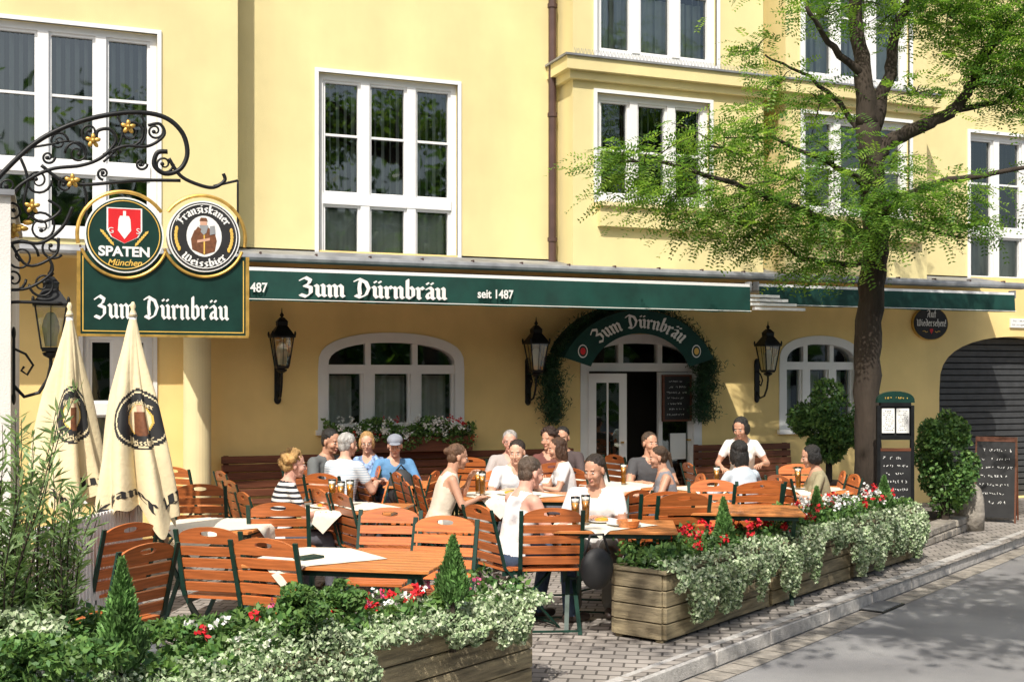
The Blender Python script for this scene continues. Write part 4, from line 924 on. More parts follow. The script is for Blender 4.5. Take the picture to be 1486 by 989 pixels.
def person(name,px,d,phi,pytop=None,fem=0,skin=0,hair='short',hcol=(.05,.03,.02),shirt=(.8,.8,.8),pants=(.06,.08,.13),sleeve='short',lean=8,yaw=0,pitch=0,
           hands=((-.17,.40,.80),(.17,.40,.80)),stand=False,scale=None,cap=None,apron=None,shorts=False,withchair=True,side=0,glasses=False):
    x,y=at(px,d); mb=MB(); bones=[]
    def B(label,p0,p1,r0,r1,seg=12): mb.cap(p0,p1,r0,r1,sk_,seg); bones.append((label,Vector(p0),Vector(p1),(r0+r1)/2))
    hipz=.93 if stand else .555; ln=math.radians(lean); U=Vector((math.sin(math.radians(side)),math.sin(ln),math.cos(ln))).normalized(); Fw=Vector((0,math.cos(ln),-math.sin(ln)))
    base=Vector((0,0,hipz)); sw=.150 if fem else .180; k=.9 if fem else 1.
    rings=[(-.11,.13,.10,0),(-.06,.172*(1.03 if fem else 1),.125,0),(.0,.176,.128,0),(.03,.168,.118,0),(.13,.148*k,.105,0),(.24,.16*k,.112,.006),(.34,.172*k,.118,.008),(.42,.162*k,.10,0),(.475,.120*k,.078,-.005),(.52,.066,.06,-.005)]
    vs=[];n=20
    for h,rx_,ry_,off in rings:
        c=base+U*h+Fw*off
        for q in range(n):
            g=2*math.pi*q/n; ca=math.cos(g); sa=math.sin(g); e_=.85
            v=c+Vector((1,0,0))*rx_*math.copysign(abs(ca)**e_,ca)+Fw*ry_*math.copysign(abs(sa)**e_,sa); vs.append(tuple(v))
    fs=[(i*n+q,i*n+(q+1)%n,(i+1)*n+(q+1)%n,(i+1)*n+q) for i in range(len(rings)-1) for q in range(n)]+[tuple(range(n))[::-1],tuple((len(rings)-1)*n+q for q in range(n))]
    mb.add(vs,fs,sk_)
    bones.append(('hip',base-U*.12,base+U*.0,.14)); bones.append(('torso',base+U*.05,base+U*.42,.14)); bones.append(('neck',base+U*.53,base+U*.62,.055))
    mb.cap(base+U*.46,base+U*.60-Fw*.01,.056*k,.052*k,sk_)
    if fem:
        for s in(-1,1): mb.ell(base+U*.31+Fw*.088+Vector((s*.07,0,0)),(.062,.055,.06),sk_,12)
    hd=[]
    for si,s in enumerate((-1,1)):
        sh=base+U*.435+Vector((s*sw,0,0)); t=hands[si]
        el,wr=ik(sh,t,.285*k,.25*k,(s*.55,-.35,-.8))
        r=.048*k if fem else .054
        B('torso',base+U*.45+Vector((s*.07,0,0)),sh,r*1.02,r*1.1)
        B('uarm',sh,el,r*1.04,r*.80); B('farm',el,wr,r*.80,r*.52)
        if sleeve=='short': m_=sh.lerp(el,.55); mb.cap(sh,m_,r*1.2,r*1.16,sk_)
        if sleeve=='long': mb.cap(sh,el,r*1.2,r*1.0,sk_); mb.cap(el,el.lerp(wr,.93),r*1.0,r*.78,sk_)
        hd.append((wr,(wr-el).normalized(),s))
        if stand: hip=base+Vector((s*.095,0,-.04)); kn=Vector((s*.105,.02,.50)); an=Vector((s*.11,-.02,.09))
        else: hip=base+Vector((s*.10,0,-.01)); kn=Vector((s*(.15 if not fem else .09),.43,.535)); an=Vector((s*.13,.40+(.06 if s>0 else -.08),.09))
        B('thigh',hip,kn,.092,.064); B('shin',kn,an,.060,.042); B('foot',an+Vector((0,-.03,-.045)),an+Vector((s*.02,.15,-.05)),.040,.034)
        if not shorts: mb.cap(kn,an+Vector((0,0,.03)),.068,.058,sk_)
    V,Fs=remesh(mb,.0125,5); C=np.array([V[list(f)].mean(0) for f in Fs])
    best=np.full(len(C),9.); lab=np.zeros(len(C),int); par=np.zeros(len(C))
    for bi,(l,p0,p1,r) in enumerate(bones):
        a=np.array(p0); dd=np.array(p1)-a; t=np.clip(((C-a)@dd)/(dd@dd),0,1); ds=np.linalg.norm(C-(a+t[:,None]*dd),axis=1)-r
        m_=ds<best; best[m_]=ds[m_]; lab[m_]=bi; par[m_]=t[m_]
    scut={'short':.60,'none':.02,'long':1.1}[sleeve]; mi=[]
    bA=np.array(base); UA=np.array(U); FA=np.array(Fw)
    hz=(C-bA)@UA; fz=(C-bA)@FA
    for i in range(len(C)):
        l=bones[lab[i]][0]; t=par[i]; ax_=abs(C[i][0])
        if l=='hip': r=2 if hz[i]<.0 else 1
        elif l=='torso':
            r=1
            if hz[i]<.0: r=2
            if hz[i]>.505: r=0
            if sleeve=='none' and hz[i]>.36 and (ax_>.115): r=0
            if sleeve=='none' and hz[i]>.45 and (ax_<.05): r=0
            if fz[i]>.03 and math.hypot(ax_,(hz[i]-.52)*.7)<.062: r=0
        elif l=='neck': r=0 if hz[i]>.49 else 1
        elif l=='uarm': r=1 if t<scut else 0
        elif l=='farm': r=1 if (sleeve=='long' and t<.93) else 0
        elif l=='thigh': r=2 if (hz[i]<.0 or t>.05) else 1
        elif l=='shin': r=0 if shorts else 2
        else: r=3
        if apron and r in(1,2) and l in('hip','torso','thigh') and hz[i]<.30 and fz[i]>.0 : r=9
        mi.append(r)
    V=list(map(tuple,V)); Fs=list(Fs)
    def addp(Vn,Fn,mn,R,t,mir=False):
        o=len(V); Vn=np.array(Vn)
        if mir: Vn=Vn*np.array([-1,1,1])
        W_=(np.array(R)@Vn.T).T+np.array(t); V.extend(map(tuple,W_)); Fs.extend([tuple(i+o for i in (f[::-1] if mir else f)) for f in Fn]); mi.extend(mn)
    hc=base+U*.658+Fw*.015+Vector((0,.01,0))
    R=(Matrix.Rotation(math.radians(-yaw),3,'Z')@Matrix.Rotation(math.radians(-pitch-lean*.2),3,'X'))
    ks=1.0 if fem else 1.05
    hV,hF,hm=HEAD[fem]; mp_={0:0,1:4,2:5,3:6,4:7}; addp(hV*ks,hF,[mp_[q] for q in hm],R,hc)
    aV,aF=HAIR[hair]; addp(aV*ks,aF,[5]*len(aF),R,hc)
    if cap is not None:
        t=MB(); t.ell((0,-.015,.062),(.09,.104,.07),sk_,16); t.ell((0,.10,.05),(.066,.062,.010),sk_,14); addp(np.array(t.v)*ks,t.f,[8]*len(t.f),R,hc)
    if glasses:
        t=MB()
        for s in(-1,1): t.tube([(s*.031+.02*math.cos(a),.094,.0+.016*math.sin(a)) for a in np.linspace(0,2*math.pi,13)],.0022,sk_,5); t.tube([(s*.05,.094,.004),(s*.078,.0,.006)],.002,sk_,5)
        addp(t.v,t.f,[7]*len(t.f),R,hc)
    for wr,dr,s in hd:
        dd=(dr+Vector((-s*.15,.15,-.12 if dr.z>-.5 else 0))).normalized(); zz=Vector((0,0,1)); xx=dd.cross(zz)
        if xx.length<.1: xx=Vector((1,0,0))
        xx.normalize(); zz=xx.cross(dd); Rm=Matrix((xx,dd,zz)).transposed()
        addp(HAND[0]*k,HAND[1],[0]*len(HAND[1]),Rm,wr+dd*.012,mir=(s>0))
    me=bpy.data.meshes.new(name); me.from_pydata(V,[],Fs)
    hm_=hairm(hcol); ms=[skins[skin],clothm(shirt),clothm(pants),SHOE,lipm,hm_,EYEW,IRIS,clothm(cap) if cap else hm_,clothm(apron) if apron else hm_]
    for m_ in ms: me.materials.append(m_)
    me.polygons.foreach_set('material_index',mi); me.polygons.foreach_set('use_smooth',[True]*len(Fs)); me.update()
    o=bpy.data.objects.new(name,me); COL.objects.link(o); o.location=(x,y,0); o.rotation_euler=(0,0,az(phi))
    if pytop:
        zt_=H-d*(pytop-Y0)/F; zm=max(v[2] for v in V); scale=max(.90,min(1.08,zt_/zm))
    o.scale=(scale or 1,)*3
    if withchair and not stand:
        c=chair(x,y,phi); fx=Vector((0,1,0)); fx.rotate(Matrix.Rotation(az(phi),3,'Z')); c.location.x+=fx.x*.02; c.location.y+=fx.y*.02
    return o
blk=(.02,.018,.016)
st_bw=stripemat('striped_shirt',(.02,.02,.025),(.8,.78,.74),22,.5); st_lb=stripemat('thin_striped_shirt',(.45,.55,.65),(.75,.78,.8),40,.5); patt=mat('patterned_blouse',(.20,.30,.5),.8,.9,25,.3,9)
person('seated_man',742,8.75,60,662,0,2,'short',(.10,.07,.05),(.80,.80,.80),(.05,.08,.14),'none',14,0,8,hands=((-.12,.42,.80),(.16,.40,.80)))
person('seated_man',866,9.4,190,655,0,1,'short',(.03,.02,.015),(.80,.79,.77),(.2,.19,.17),'short',14,25,14,hands=((-.10,.36,.81),(.14,.38,.80)))
person('seated_woman',402,9.7,62,648,1,2,'curly',(.45,.27,.10),st_bw,(.1,.1,.12),'short',12,10,4,hands=((-.1,.38,.80),(.15,.38,.80)))
person('seated_man',462,12.2,125,620,0,1,'short',blk,(.13,.14,.14),(.06,.06,.08),'short',14,0,10,hands=((-.14,.38,.8),(.15,.4,.8)))
person('seated_man',493,11.7,30,627,0,0,'short',(.45,.44,.42),st_lb,(.1,.1,.12),'short',10,10,2)
person('seated_woman',540,13.0,195,624,1,0,'bob',(.42,.25,.10),patt,(.1,.1,.12),'short',12,-20,10,glasses=True)
person('seated_man',570,12.9,165,628,0,0,'short',(.1,.07,.05),(.12,.28,.50),(.1,.1,.12),'long',12,10,10,cap=(.25,.27,.32))
person('seated_woman',634,10.6,75,643,1,1,'bun',(.13,.07,.04),(.70,.62,.50),(.3,.28,.25),'none',16,0,8,hands=((-.08,.34,.98),(.12,.38,.80)))
person('seated_man',740,13.0,180,622,0,2,'short',(.35,.33,.31),(.42,.38,.36),(.1,.1,.12),'short',8,5,5,glasses=True)
person('seated_boy',742,11.75,165,635,0,0,'short',(.03,.02,.016),(.75,.76,.78),(.1,.1,.12),'short',18,30,8,hands=((-.14,.34,.86),(.15,.38,.8)))
person('seated_woman',797,13.1,185,616,1,1,'curly',(.035,.018,.012),(.16,.06,.05),(.1,.1,.12),'short',8,30,4)
person('seated_man',820,13.3,200,617,0,1,'short',blk,(.08,.06,.06),(.1,.1,.12),'long',8,-10,4)
person('seated_woman',829,12.0,262,633,1,1,'long',(.07,.035,.02),(.75,.74,.74),(.1,.1,.12),'short',12,0,6)
person('seated_man',941,12.6,172,625,0,1,'short',(.07,.045,.03),(.07,.07,.075),(.1,.1,.12),'short',5,-15,0)
person('seated_girl',976,11.4,268,652,1,1,'pony',(.06,.035,.02),(.22,.22,.24),(.08,.08,.1),'none',12,0,6)
person('seated_woman',1083,10.9,-25,638,1,1,'long',blk,(.55,.62,.68),(.1,.1,.12),'long',10,0,0,hands=((-.17,.38,.80),(.2,.30,1.02)))
person('seated_woman',1198,11.35,272,644,1,1,'bob',blk,(.32,.28,.17),(.1,.1,.12),'short',12,0,12)
person('waitress',1078,12.15,195,602,1,1,'bob',blk,(.80,.78,.76),(.03,.03,.035),'short',30,20,16,hands=((-.24,.42,1.10),(.20,.42,1.05)),stand=True,apron=(.75,.73,.7))
mb=MB(); x,y=at(866,8.3); mb.ell((x,y,.50),(.13,.07,.15),M['board'],14); mb.tube([(x-.1,y,.6),(x-.05,y,.74),(x+.05,y,.74),(x+.1,y,.6)],.01,M['board'],8); mb.obj('handbag',smooth=True)
mb=MB(); x,y=at(582,12.0); mb.ell((x,y,.72),(.15,.10,.2),M['shutter'],14); mb.ell((x-.02,y-.09,.66),(.1,.05,.1),M['board'],10); mb.tube([(x-.05,y,.9),(x,y,.96),(x+.05,y,.9)],.01,M['board'],6); mb.obj('backpack',smooth=True)
# ------------------------------------------------------------------ PLANTERS
PH=.46; PW=.46
def planter(pfront,length,name='wooden_planter'):
    e=empty(name); mb=MB(); ang=math.atan2(PD.y,PD.x)
    def lb(s0,s1,w0,w1,z0,z1,mt):
        c=pfront+PD*((s0+s1)/2)-PN*((w0+w1)/2); mb.box((c.x,c.y,(z0+z1)/2),(s1-s0,w1-w0,z1-z0),mt,ang)
    nr=4; hh=PH/nr
    for r in range(nr):
        z0=r*hh+.005+.02; z1=(r+1)*hh-.004+.02; j=random.uniform(-.003,.003)
        lb(.02,length-.02,0+j,.03+j,z0,z1,M['plank']); lb(.02,length-.02,PW-.03,PW,z0,z1,M['plank'])
        lb(0+j,.03+j-.0,.032,PW-.032,z0,z1,M['plank']); lb(length-.03,length+j,.032,PW-.032,z0,z1,M['plank'])
    for s in(.02,length-.09): lb(s,s+.07,.035,.09,0,PH,M['plank']); lb(s,s+.07,PW-.09,PW-.035,0,PH,M['plank'])
    lb(-.012,length+.012,-.014,.05,PH+.022,PH+.05,M['plank']); lb(-.012,length+.012,PW-.05,PW+.014,PH+.022,PH+.05,M['plank'])
    lb(-.012,.05,.053,PW-.053,PH+.022,PH+.049,M['plank']); lb(length-.05,length+.012,.053,PW-.053,PH+.022,PH+.049,M['plank'])
    lb(.035,length-.035,.035,PW-.035,.1,PH-.02,M['soil']); mb.obj('planter_box',e,bevel=.004); return e
def PT(pf,s,w_,z): p=pf+PD*s-PN*w_; return (p.x,p.y,z)
Lr=(PBp-PA).length; nR=3
for i in range(nR): planter(PA+PD*(i*Lr/nR),Lr/nR-.03)
PL=Vector(atz(780,998)); LL=1.75; nL=4
for i in range(nL): planter(PL-PD*((i+1)*LL)+PD*.0,LL-.03)
def trailing(name,pf,L,n,density=lambda s:1.,seed=0,zl=.06,size=.03):
    r=np.random.default_rng(seed); s=r.uniform(0,L,n*3); ph=r.uniform(0,6,5)
    dn=.5+.5*np.sin(s*3.1+ph[0])*np.sin(s*1.3+ph[1]); hang=.10+.42*np.clip(dn+.25*np.sin(s*13+ph[2])+.15*np.sin(s*31),0,1); hang*=np.array([density(a) for a in s])
    u=r.uniform(0,1,n*3)**.8; z=PH+.13-u*hang; keep=(r.uniform(0,1,n*3)<(.25+hang*1.7)); s=s[keep];z=z[keep];u=u[keep]
    wv=-.02-.08*np.sin(np.clip(u,0,1)*2.6)-r.uniform(0,.05,len(s))+np.where(z>PH+.03,r.uniform(0,.2,len(s)),0)
    z=np.maximum(z,zl); p=np.array([PT(pf,a,b,c) for a,b,c in zip(s,wv,z)]); return leaves(name,p[:n],size,size*.85,LS,upbias=.2)
trailing('trailing_plant',PA,Lr,19000,lambda s:1.12 if s>1.0 else .9,3)
trailing('trailing_plant',PL-PD*(LL*4),LL*4,36000,lambda s:(1.15 if s<LL*4-1.45 else .45+.25*math.sin(s*3.0)),11,size=.027)
def fill(name,pf,L,n,seed,hmax=.22,mats=LB,size=.05,w0=.02,w1=PW):
    r=np.random.default_rng(seed); s=r.uniform(0,L,n); w_=r.uniform(w0,w1,n); ph=r.uniform(0,6,4)
    h=hmax*(.5+.5*np.sin(s*5+ph[0])*np.sin(s*2.3+ph[1])+.2*np.sin(w_*20)+.15*np.sin(s*17+ph[2])); z=PH+r.uniform(-.02,1,n)*np.maximum(h,.05)+.03
    p=np.array([PT(pf,a,b,c) for a,b,c in zip(s,w_,z)]); return leaves(name,p,size,size*.6,mats)
fill('planter_plants',PA,Lr,9000,1,.22); fill('planter_plants',PL-PD*LL*4,LL*4,14000,2,.22)
fill('silver_plants',PL-PD*LL*4,LL*4-.2,24000,22,.22,LS,.026,-.1,.28)
def flowers(name,pf,spots,mats,per=26,r=.035,size=.03):
    P=[]
    for s,w_,z in spots:
        c=np.array(PT(pf,s,w_,z)); P.append(c+rng.normal(0,r*.5,(per,3)))
    leaves(name,np.concatenate(P),size,size*.9,mats)
R_=random.Random(5)
flowers('red_flowers',PA,[(R_.uniform(.5,2.9),R_.uniform(.0,.4),PH+R_.uniform(.15,.27)) for _ in range(42)]+[(R_.uniform(3.,4.8),R_.uniform(0,.4),PH+R_.uniform(.15,.3)) for _ in range(14)],LR,18)
flowers('white_flowers',PA,[(R_.uniform(2.6,4.6),R_.uniform(.0,.4),PH+R_.uniform(.18,.3)) for _ in range(40)],LW,16)
flowers('red_flowers',PL-PD*2.6,[(R_.uniform(.2,1.9),R_.uniform(.05,.35),PH+R_.uniform(.18,.28)) for _ in range(13)],LR,16,.028,.026)
flowers('pink_flowers',PL-PD*2.6,[(R_.uniform(.8,2.4),R_.uniform(.1,.4),PH+R_.uniform(.18,.26)) for _ in range(7)],LP,12,.025,.024)
flowers('white_flowers',PL-PD*5.,[(R_.uniform(.2,4.7),R_.uniform(.05,.45),PH+R_.uniform(.14,.26)) for _ in range(34)],LW,9,.025,.024)
def cypress(px,pyt,pyb,d,wpx):
    x,y,zt=at3(px,pyt,d); zb=at3(px,pyb,d)[2]; R=wpx/2/F*d; n=5200; u=rng.uniform(0,1,n)**.75; a=rng.uniform(0,2*math.pi,n)
    rr=R*(np.minimum(1,(u)*1.25+.04))*(.82+.15*np.sin(a*5+u*9))*rng.uniform(.55,1.08,n)
    rr*=np.where(u>.85,1-(u-.85)*2.6,1)
    z=zt-(zt-zb)*u; P=np.column_stack([x+rr*np.cos(a),y+rr*np.sin(a),z]); dirs=np.column_stack([np.cos(a)*.5,np.sin(a)*.5,np.full(n,1.)])
    e=empty('dwarf_cypress'); leaves('foliage',P,.042,.013,LC,e,dirs=dirs,jit=.35,upbias=0); mb=MB(); mb.tube([(x,y,min(zb,PH)-.1),(x,y,zt-.05)],[.02,.004],M['bark'],8); mb.obj('stem',e)
cypress(177,812,965,4.9,74); cypress(657,778,868,6.38,52); cypress(1050,722,800,9.05,38); cypress(1185,706,765,10.35,30); cypress(1283,690,742,11.55,30)
def bush(name,c,r,n,mats,size=.05,lumps=9,seed=0,L=None):
    q=np.random.default_rng(seed); C=[np.zeros(3)]; Rr=[.8]
    for i in range(lumps):
        v=q.normal(size=3); v/=np.linalg.norm(v); C.append(v*.7); Rr.append(q.uniform(.25,.45))
    k=q.integers(0,len(C),n); v=q.normal(size=(n,3)); v/=np.linalg.norm(v,axis=1,keepdims=True); rad=q.uniform(.45,1.15,n)**.5
    P=np.array(C)[k]+v*np.array(Rr)[k][:,None]*rad[:,None]; P=P*np.array(r)+np.array(c); P=P[P[:,2]>.02]
    return leaves(name,P,size,size*.55,mats,dirs=None)
bush('planter_shrub',at3(432,885,5.65),(.16,.16,.12),3500,LB,.032,seed=3); bush('planter_shrub',at3(500,865,5.95),(.11,.11,.10),2000,LB,.032,seed=4)
bush('potted_laurel',at3(1203,612,14.6),(.50,.45,.50),8500,LB,.065,14,seed=5); bush('potted_laurel',at3(1372,668,13.9),(.38,.4,.60),8500,LB,.06,14,seed=6)
bush('low_shrub',at3(1225,738,11.0),(.25,.2,.15),2500,LB,.04,seed=8)
mb=MB(); x,y=at(1203,14.6); mb.lathe((x,y,0),[(.22,0),(.3,.5),(.32,.5),(.32,.56)],M['pipe'],20); mb.tube([(x,y,.4),(x,y,1.1)],.04,M['bark'],8); mb.obj('plant_pot')
mb=MB(); x,y=at(1372,13.9); mb.tube([(x,y,0),(x,y,.6)],.05,M['bark'],8); mb.obj('shrub_stem')
bush('corner_shrub',at3(50,960,4.6),(.35,.25,.12),4500,LB,.04,seed=9)
bush('corner_shrub',at3(80,915,5.6),(.34,.3,.18),4500,LB,.045,seed=10); bush('corner_shrub',at3(20,925,5.2),(.3,.3,.16),3000,LS,.035,seed=12)
bush('hedge_behind_planter',at3(300,925,5.9),(.45,.2,.12),3500,LB,.04,seed=13)
def oleander(px,d,n,hm,seed,spread=.42):
    e=empty('oleander_bush'); P=[];Dr=[]; mb=MB(); bx_,by_=at(px,d)
    for i in range(n):
        r_=random.Random(i+seed); a=r_.uniform(0,6.28); sp=r_.uniform(.08,spread); hgt=r_.uniform(.5*hm,hm); pts=[]
        for k in range(9):
            t=k/8; pts.append(Vector((bx_+math.cos(a)*sp*t**1.5+.02*math.sin(k+i),by_+math.sin(a)*sp*t**1.5,.15+hgt*t*(1-.06*t))))
        mb.tube(pts,[.008*(1-.8*k/8) for k in range(9)],M['bark'],5)
        for k in range(80):
            t=r_.uniform(.15,1); j=min(7,int(t*8)); p=pts[j].lerp(pts[j+1],t*8-j); dv=Vector((r_.gauss(0,1),r_.gauss(0,1),.7)).normalized(); P.append(tuple(p+dv*.04)); Dr.append(tuple(dv))
    mb.obj('stems',e); leaves('foliage',P,.085,.013,LO,e,dirs=np.array(Dr),jit=.15)
oleander(0,5.4,56,1.86,0,.40); oleander(72,5.5,24,1.35,100,.24)
mb=MB(); a=Vector(at(52,6.7)); b=Vector(at(206,8.1)); L_=(b-a).length; n=int(L_/.045); u_=(b-a).normalized(); an=math.atan2(u_.y,u_.x)
for i in range(n): 
    p=a+u_*(L_*(i+.5)/n); mb.box((p.x,p.y,.50),(.032,.016,.98),M['white'],an)
for z in(.12,.95): c=(a+b)/2; q=Vector((-u_.y,u_.x))*.016; mb.box((c.x+q.x,c.y+q.y,z),(L_,.016,.06),M['white'],an)
mb.obj('white_slatted_screen')
# ------------------------------------------------------------------ MENU STAND, A-BOARD, STONES
e=empty('menu_stand'); mb=MB(); x,y=at(1299,12.35); Rz_=-YAW*.9; ca,sa=math.cos(Rz_),math.sin(Rz_)
def ms(u0_,u1_,v0,v1,z0,z1,mt): cx_=(u0_+u1_)/2;cy_=(v0+v1)/2; mb.box((x+ca*cx_-sa*cy_,y+sa*cx_+ca*cy_,(z0+z1)/2),(u1_-u0_,v1-v0,z1-z0),mt,Rz_)
for s in(-1,1): ms(s*.18-.018,s*.18+.018,-.018,.018,0,1.56,M['black']); ms(s*.18-.03,s*.18+.03,-.2,.2,0,.03,M['black'])
ms(-.162,.162,-.03,.03,1.20,1.24,M['black']); ms(-.162,.162,-.03,.03,1.55,1.59,M['black']); ms(-.17,.17,.01,.03,1.24,1.55,M['board']); ms(-.145,-.01,-.012,-.006,1.27,1.53,M['letter']); ms(.01,.145,-.012,-.006,1.27,1.53,M['letter'])
ms(-.162,.162,-.015,.015,.5,1.08,M['board']); ms(-.162,.162,-.02,.02,1.08,1.11,M['bench']); ms(-.162,.162,-.02,.02,.47,.5,M['bench'])
vs=[];n=14
for k in range(n+1): a_=math.pi*k/n; vs.append((-.2*math.cos(a_),1.59+.12*math.sin(a_)**.7))
vf=[(x+ca*u-sa*-.03,y+sa*u+ca*-.03,z) for u,z in vs]; vb=[(x+ca*u-sa*.03,y+sa*u+ca*.03,z) for u,z in vs]
mb.add(vf+vb,[tuple(range(n+1))[::-1],tuple(range(n+1,2*n+2))]+[(i,i+1,n+2+i,n+1+i) for i in range(n)]+[(n,0,n+1,2*n+1)],M['signgreen'])
mb.obj('stand_frame',e)
mb=MB(); scribble(mb,-.14,.14,.55,1.05,-.018,6,M['letter'],k_=1.6); scribble(mb,-.13,-.02,1.29,1.51,-.0135,11,M['board'],.7); scribble(mb,.02,.13,1.29,1.51,-.0135,11,M['board'],.7); scribble(mb,-.13,.13,1.61,1.67,-.033,1,M['goldp'])
mb.obj('stand_writing',e,loc=(x,y,0),rotz=Rz_)
e=empty('a_frame_chalkboard'); x,y=at(1446,15.2); Rz_=-math.radians(50)
for s in(-1,1):
    mb=MB(); mb.box((0,0,.55),(.46,.02,.98),M['board']); 
    for a_,b_,c_,d_ in((-.25,-.23,0,1.1),(.23,.25,0,1.1)): mb.bb(a_,b_,-.015,.015,c_,d_,M['bench'])
    mb.bb(-.23,.23,-.015,.015,1.04,1.1,M['bench'])
    if s<0: scribble(mb,-.2,.2,.2,.98,-.013,7,M['letter'],k_=2.)
    o=mb.obj('board_panel',e); o.matrix_world=Matrix.Translation((x,y,0))@Matrix.Rotation(Rz_,4,'Z')@Matrix.Translation((0,s*.2,0))@Matrix.Rotation(s*math.radians(10),4,'X')
mb=MB(); x,y=at(1407,14.3); mb.lathe((x,y,0),[(.17,0),(.175,.2),(.165,.38),(.13,.5),(.07,.56),(.01,.575)],M['stone'],20); mb.obj('stone_bollard',smooth=True)
mb=MB(); a=Vector(atz(1325,800)); b=Vector(atz(1422,763)); u_=(b-a).normalized(); L_=(b-a).length; an=math.atan2(u_.y,u_.x); nn=Vector((-u_.y,u_.x))
for r in range(2):
    s=(r%2)*-.1
    while s<L_:
        l=random.uniform(.16,.3); c=a+u_*(s+l/2)+nn*(.1+random.uniform(-.012,.012)); mb.box((c.x,c.y,.045+r*.09),(l-.012,.22,.083),M['stone'],an); s+=l
mb.obj('low_stone_wall',bevel=.012)
mb=MB(); a2=a+nn*.21; b2=b+nn*.21; mb.poly([(a2.x,a2.y,.15),(b2.x,b2.y,.15),(b2.x+nn.x*1.,b2.y+nn.y*1.,.15),(a2.x+nn.x*1.,a2.y+nn.y*1.,.15)],M['soil']); mb.obj('raised_bed_soil')
# ------------------------------------------------------------------ TREES
def spray_leaves(C,dirs,mats,name,parent,L=.27,pairs=8,ll=.056,lw=.021):
    n=len(C); d=unit(np.asarray(dirs)); up=rng.normal(size=(n,3))*.35; up[:,2]+=1; b=unit(np.cross(d,up)); u=np.cross(b,d)
    qs=[]; Ls=rng.uniform(.75,1.2,(n,1))*L
    for i in range(pairs):
        t=(i+1)/pairs
        for s in(-1,1):
            base=C+d*Ls*t+np.array([0,0,-.06*t*t])
            ax=unit(b*s+d*.35+u*rng.normal(0,.25,(n,1))); si=unit(np.cross(ax,u)); l=ll*(1-.35*abs(t-.55))
            qs.append(np.stack([base,base+ax*l*.5-si*lw/2,base+ax*l,base+ax*l*.5+si*lw/2],axis=1))
    Q=np.stack(qs,axis=1).reshape(-1,3); mi=np.repeat(rng.integers(0,len(mats),n),pairs*2)
    return quads_obj(name,Q,mats,mi,parent)
tr=empty('locust_tree'); TD=12.9; mb=MB()
def tp(px,py,dd=0): return Vector(at3(px,py,TD+dd))
def limb(pts,r0,r1,wob=.02):
    P=[]; n=len(pts)
    for i in range(n-1):
        for t in np.linspace(0,1,5,endpoint=False): P.append(pts[i].lerp(pts[i+1],t)+Vector((random.gauss(0,wob),random.gauss(0,wob),0)))
    P.append(pts[-1]); m=len(P); mb.tube(P,[(r0+(r1-r0)*(i/(m-1))**.8)*random.uniform(.95,1.06) for i in range(m)],M['bark'],14); return P
bx,by=at(1262,TD)
limb([Vector((bx,by,-.02)),Vector((bx,by,.12))],.24,.17,0)
limb([Vector((bx,by,.1)),tp(1258,640),tp(1258,520),tp(1264,430),tp(1272,350),tp(1266,260),tp(1260,180)],.155,.13,.008)
limb([tp(1260,185),tp(1252,110),tp(1243,40),tp(1235,-80),tp(1220,-250)],.12,.04,.01)
limb([tp(1264,240),tp(1290,205),tp(1340,182),tp(1385,160),tp(1412,120),tp(1440,60),tp(1500,0)],.10,.035)
limb([tp(1262,190),tp(1290,120),tp(1296,60),tp(1320,0),tp(1340,-120)],.09,.03)
limb([tp(1270,330),tp(1310,285,-.3),tp(1370,262,-.5),tp(1430,255,-.6),tp(1500,240,-.7)],.06,.02)
limb([tp(1268,350),tp(1225,330,-.3),tp(1150,300,-.7),tp(1060,265,-1.),tp(960,235,-1.2),tp(895,235,-1.3)],.06,.009)
limb([tp(1270,375),tp(1230,385,-.2),tp(1170,375,-.4),tp(1110,340,-.6),tp(1030,310,-.8)],.045,.008)
limb([tp(1262,215),tp(1220,150,.2),tp(1170,110,.3),tp(1110,80,.2)],.04,.01); limb([tp(1266,270),tp(1200,235,-.3),tp(1120,200,-.5),tp(1050,200,-.7)],.04,.008)
limb([tp(1270,310),tp(1330,330,-.6),tp(1400,345,-.9)],.035,.01); limb([tp(1385,160),tp(1440,150),tp(1500,120)],.04,.02)
limb([tp(1252,110),tp(1200,60,-.3),tp(1170,10,-.5)],.05,.02)
clumps=[(935,240,65,30,-1.2,70),(905,225,30,14,-1.3,25),(1050,215,70,38,-.8,120),(985,285,90,26,-1.1,130),(1100,300,85,34,-.8,170),(1175,330,80,36,-.5,160),(1095,190,55,36,-.5,80),(1130,120,40,45,.1,45),(1095,75,25,26,.2,24),(1190,150,45,45,0,40),(1210,225,50,50,-.3,95),
 (1300,285,60,32,-.5,110),(1365,285,60,28,-.7,110),(1190,385,50,16,-.5,50),(1440,60,75,55,0,240),(1375,25,85,45,0,210),(1300,15,80,36,0,90),(1200,20,50,32,-.3,70),(1440,110,60,42,-.2,160),(1330,135,50,22,-.2,30),(1410,325,38,14,-.8,30),(1290,240,55,28,-.2,40),(1250,335,50,36,-.6,80),
 (1350,-80,170,70,0,300),(1200,-90,130,70,0,160),(1480,-30,80,60,0,200),(1540,100,70,60,0,150),(1540,250,60,50,0,80),(1010,325,48,14,-.9,35),(1090,345,60,18,-.7,55),(1340,325,60,16,-.7,50),(1470,150,40,30,-.2,60),(1150,260,70,26,-.6,80)]
C=[];Dd=[]; tc0=tp(1265,250)
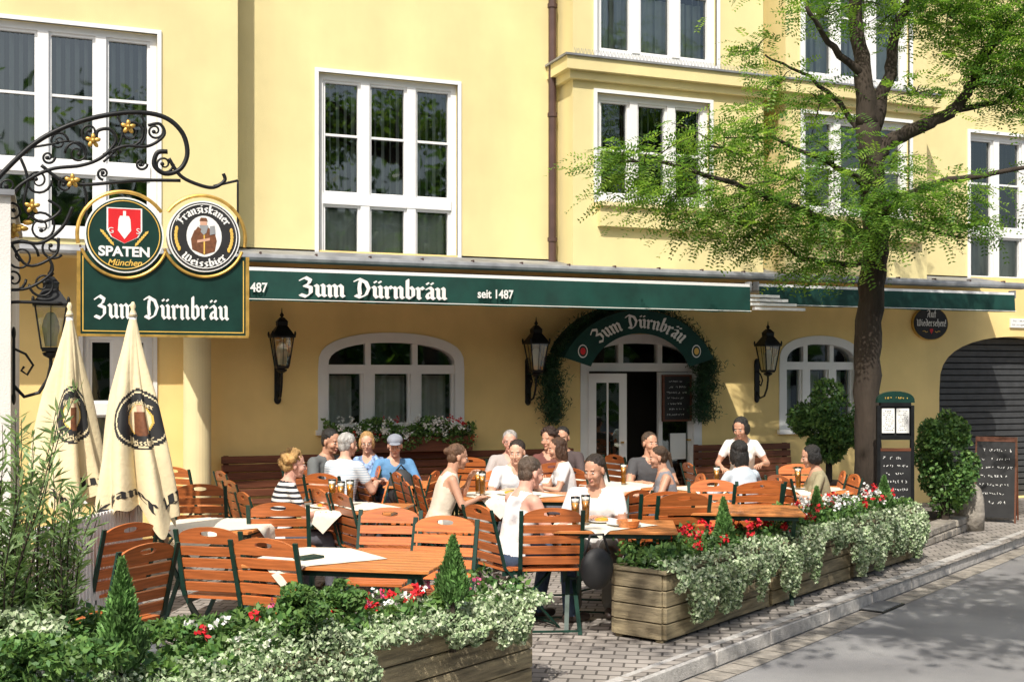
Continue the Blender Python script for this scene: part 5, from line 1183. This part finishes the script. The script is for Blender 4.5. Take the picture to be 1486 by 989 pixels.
for px,py,rx_,ry_,dd,n in clumps:
    k=rx_/F*TD; kz=ry_/F*TD; c=tp(px,py,dd); n=int(n*1.9)
    v=rng.normal(size=(n,3))*.52; v=np.clip(v,-1.2,1.2)
    v[:,2]=np.round(v[:,2]*2.2)/2.2+rng.normal(0,.06,n)+v[:,0]*rng.normal(0,.12)
    p=np.array(c)+v*np.array([k,k*.9,kz]); C.append(p)
    o=p-np.array(tc0); o=unit(o)*.7+rng.normal(0,.55,(n,3)); o[:,2]=o[:,2]*.4-.12; Dd.append(o)
    for i in range(6):
        q=Vector(p[i]); mb.tube([Vector(c),Vector(c).lerp(q,.5)+Vector((0,0,.03)),q],[.009,.006,.003],M['bark'],5)
C=np.concatenate(C);Dd=np.concatenate(Dd); spray_leaves(C,Dd,LT,'foliage',tr)
mb.obj('trunk_and_branches',tr,smooth=True)
def big_tree(base,crown,R,n,name='street_tree',sub=26,sp=.42):
    global mb
    e=empty(name); mb=MB(); b=Vector(base); c=Vector(crown)
    limb([b,b+Vector((0,0,2.2)),b.lerp(c,.6)+Vector((0,0,1.0)),c],.22,.08); P=[]
    for i in range(sub):
        v=Vector((rng.normal(),rng.normal(),rng.normal()*.6)); v.normalize(); q=c+Vector((v.x*R[0],v.y*R[1],v.z*R[2]))*random.uniform(.25,1.); mb.tube([c-Vector((0,0,.8)),c.lerp(q,.5),q],[.05,.03,.01],M['bark'],6); m=n//sub
        w_=rng.normal(size=(m,3))*sp; P.append(np.array(q)+w_*np.array([1.5,1.3,.6]))
    P=np.concatenate(P); mb.obj('trunk_and_branches',e,smooth=True); leaves('foliage',P,.15,.08,LT,e)
def back(px,py,h):
    x,y=atz(px,py,RZ); k=h/ts.z; return (x+ts.x*k,y+ts.y*k,h)
c=back(1350,900,7.0); big_tree((c[0]+3.5,c[1]-3.5,RZ),c,(3.4,1.7,1.1),2900,sub=30,sp=.26)
c=back(1750,850,7.5); big_tree((c[0]+2.5,c[1]-3.,RZ),c,(3.4,2.8,1.3),4200,sub=36,sp=.28)
P=[]
for i in range(12):
    cx_=-22+i*4.6; P.append(rng.normal(size=(1500,3))*np.array([1.9,1.3,2.3])+np.array([cx_,-30,5.5+random.uniform(-1,1.5)]))
leaves('distant_tree_row',np.concatenate(P),.55,.4,LT[:2]+LB[:1])
mb=MB(); mb.bb(-30,45,-46,-36,RZ,9,M['whitewall']);  # unseen block added for the panes to reflect and to cut off low sky
for i in range(24):
    for j in range(2): mb.bb(-28+i*3,-26.6+i*3,-36.02,-35.9,1.5+j*3.6,3.5+j*3.6,M['dark'])
mb.obj('unseen_building_across_street')
print('objects',len(bpy.data.objects),'faces',sum(len(m.polygons) for m in bpy.data.meshes))
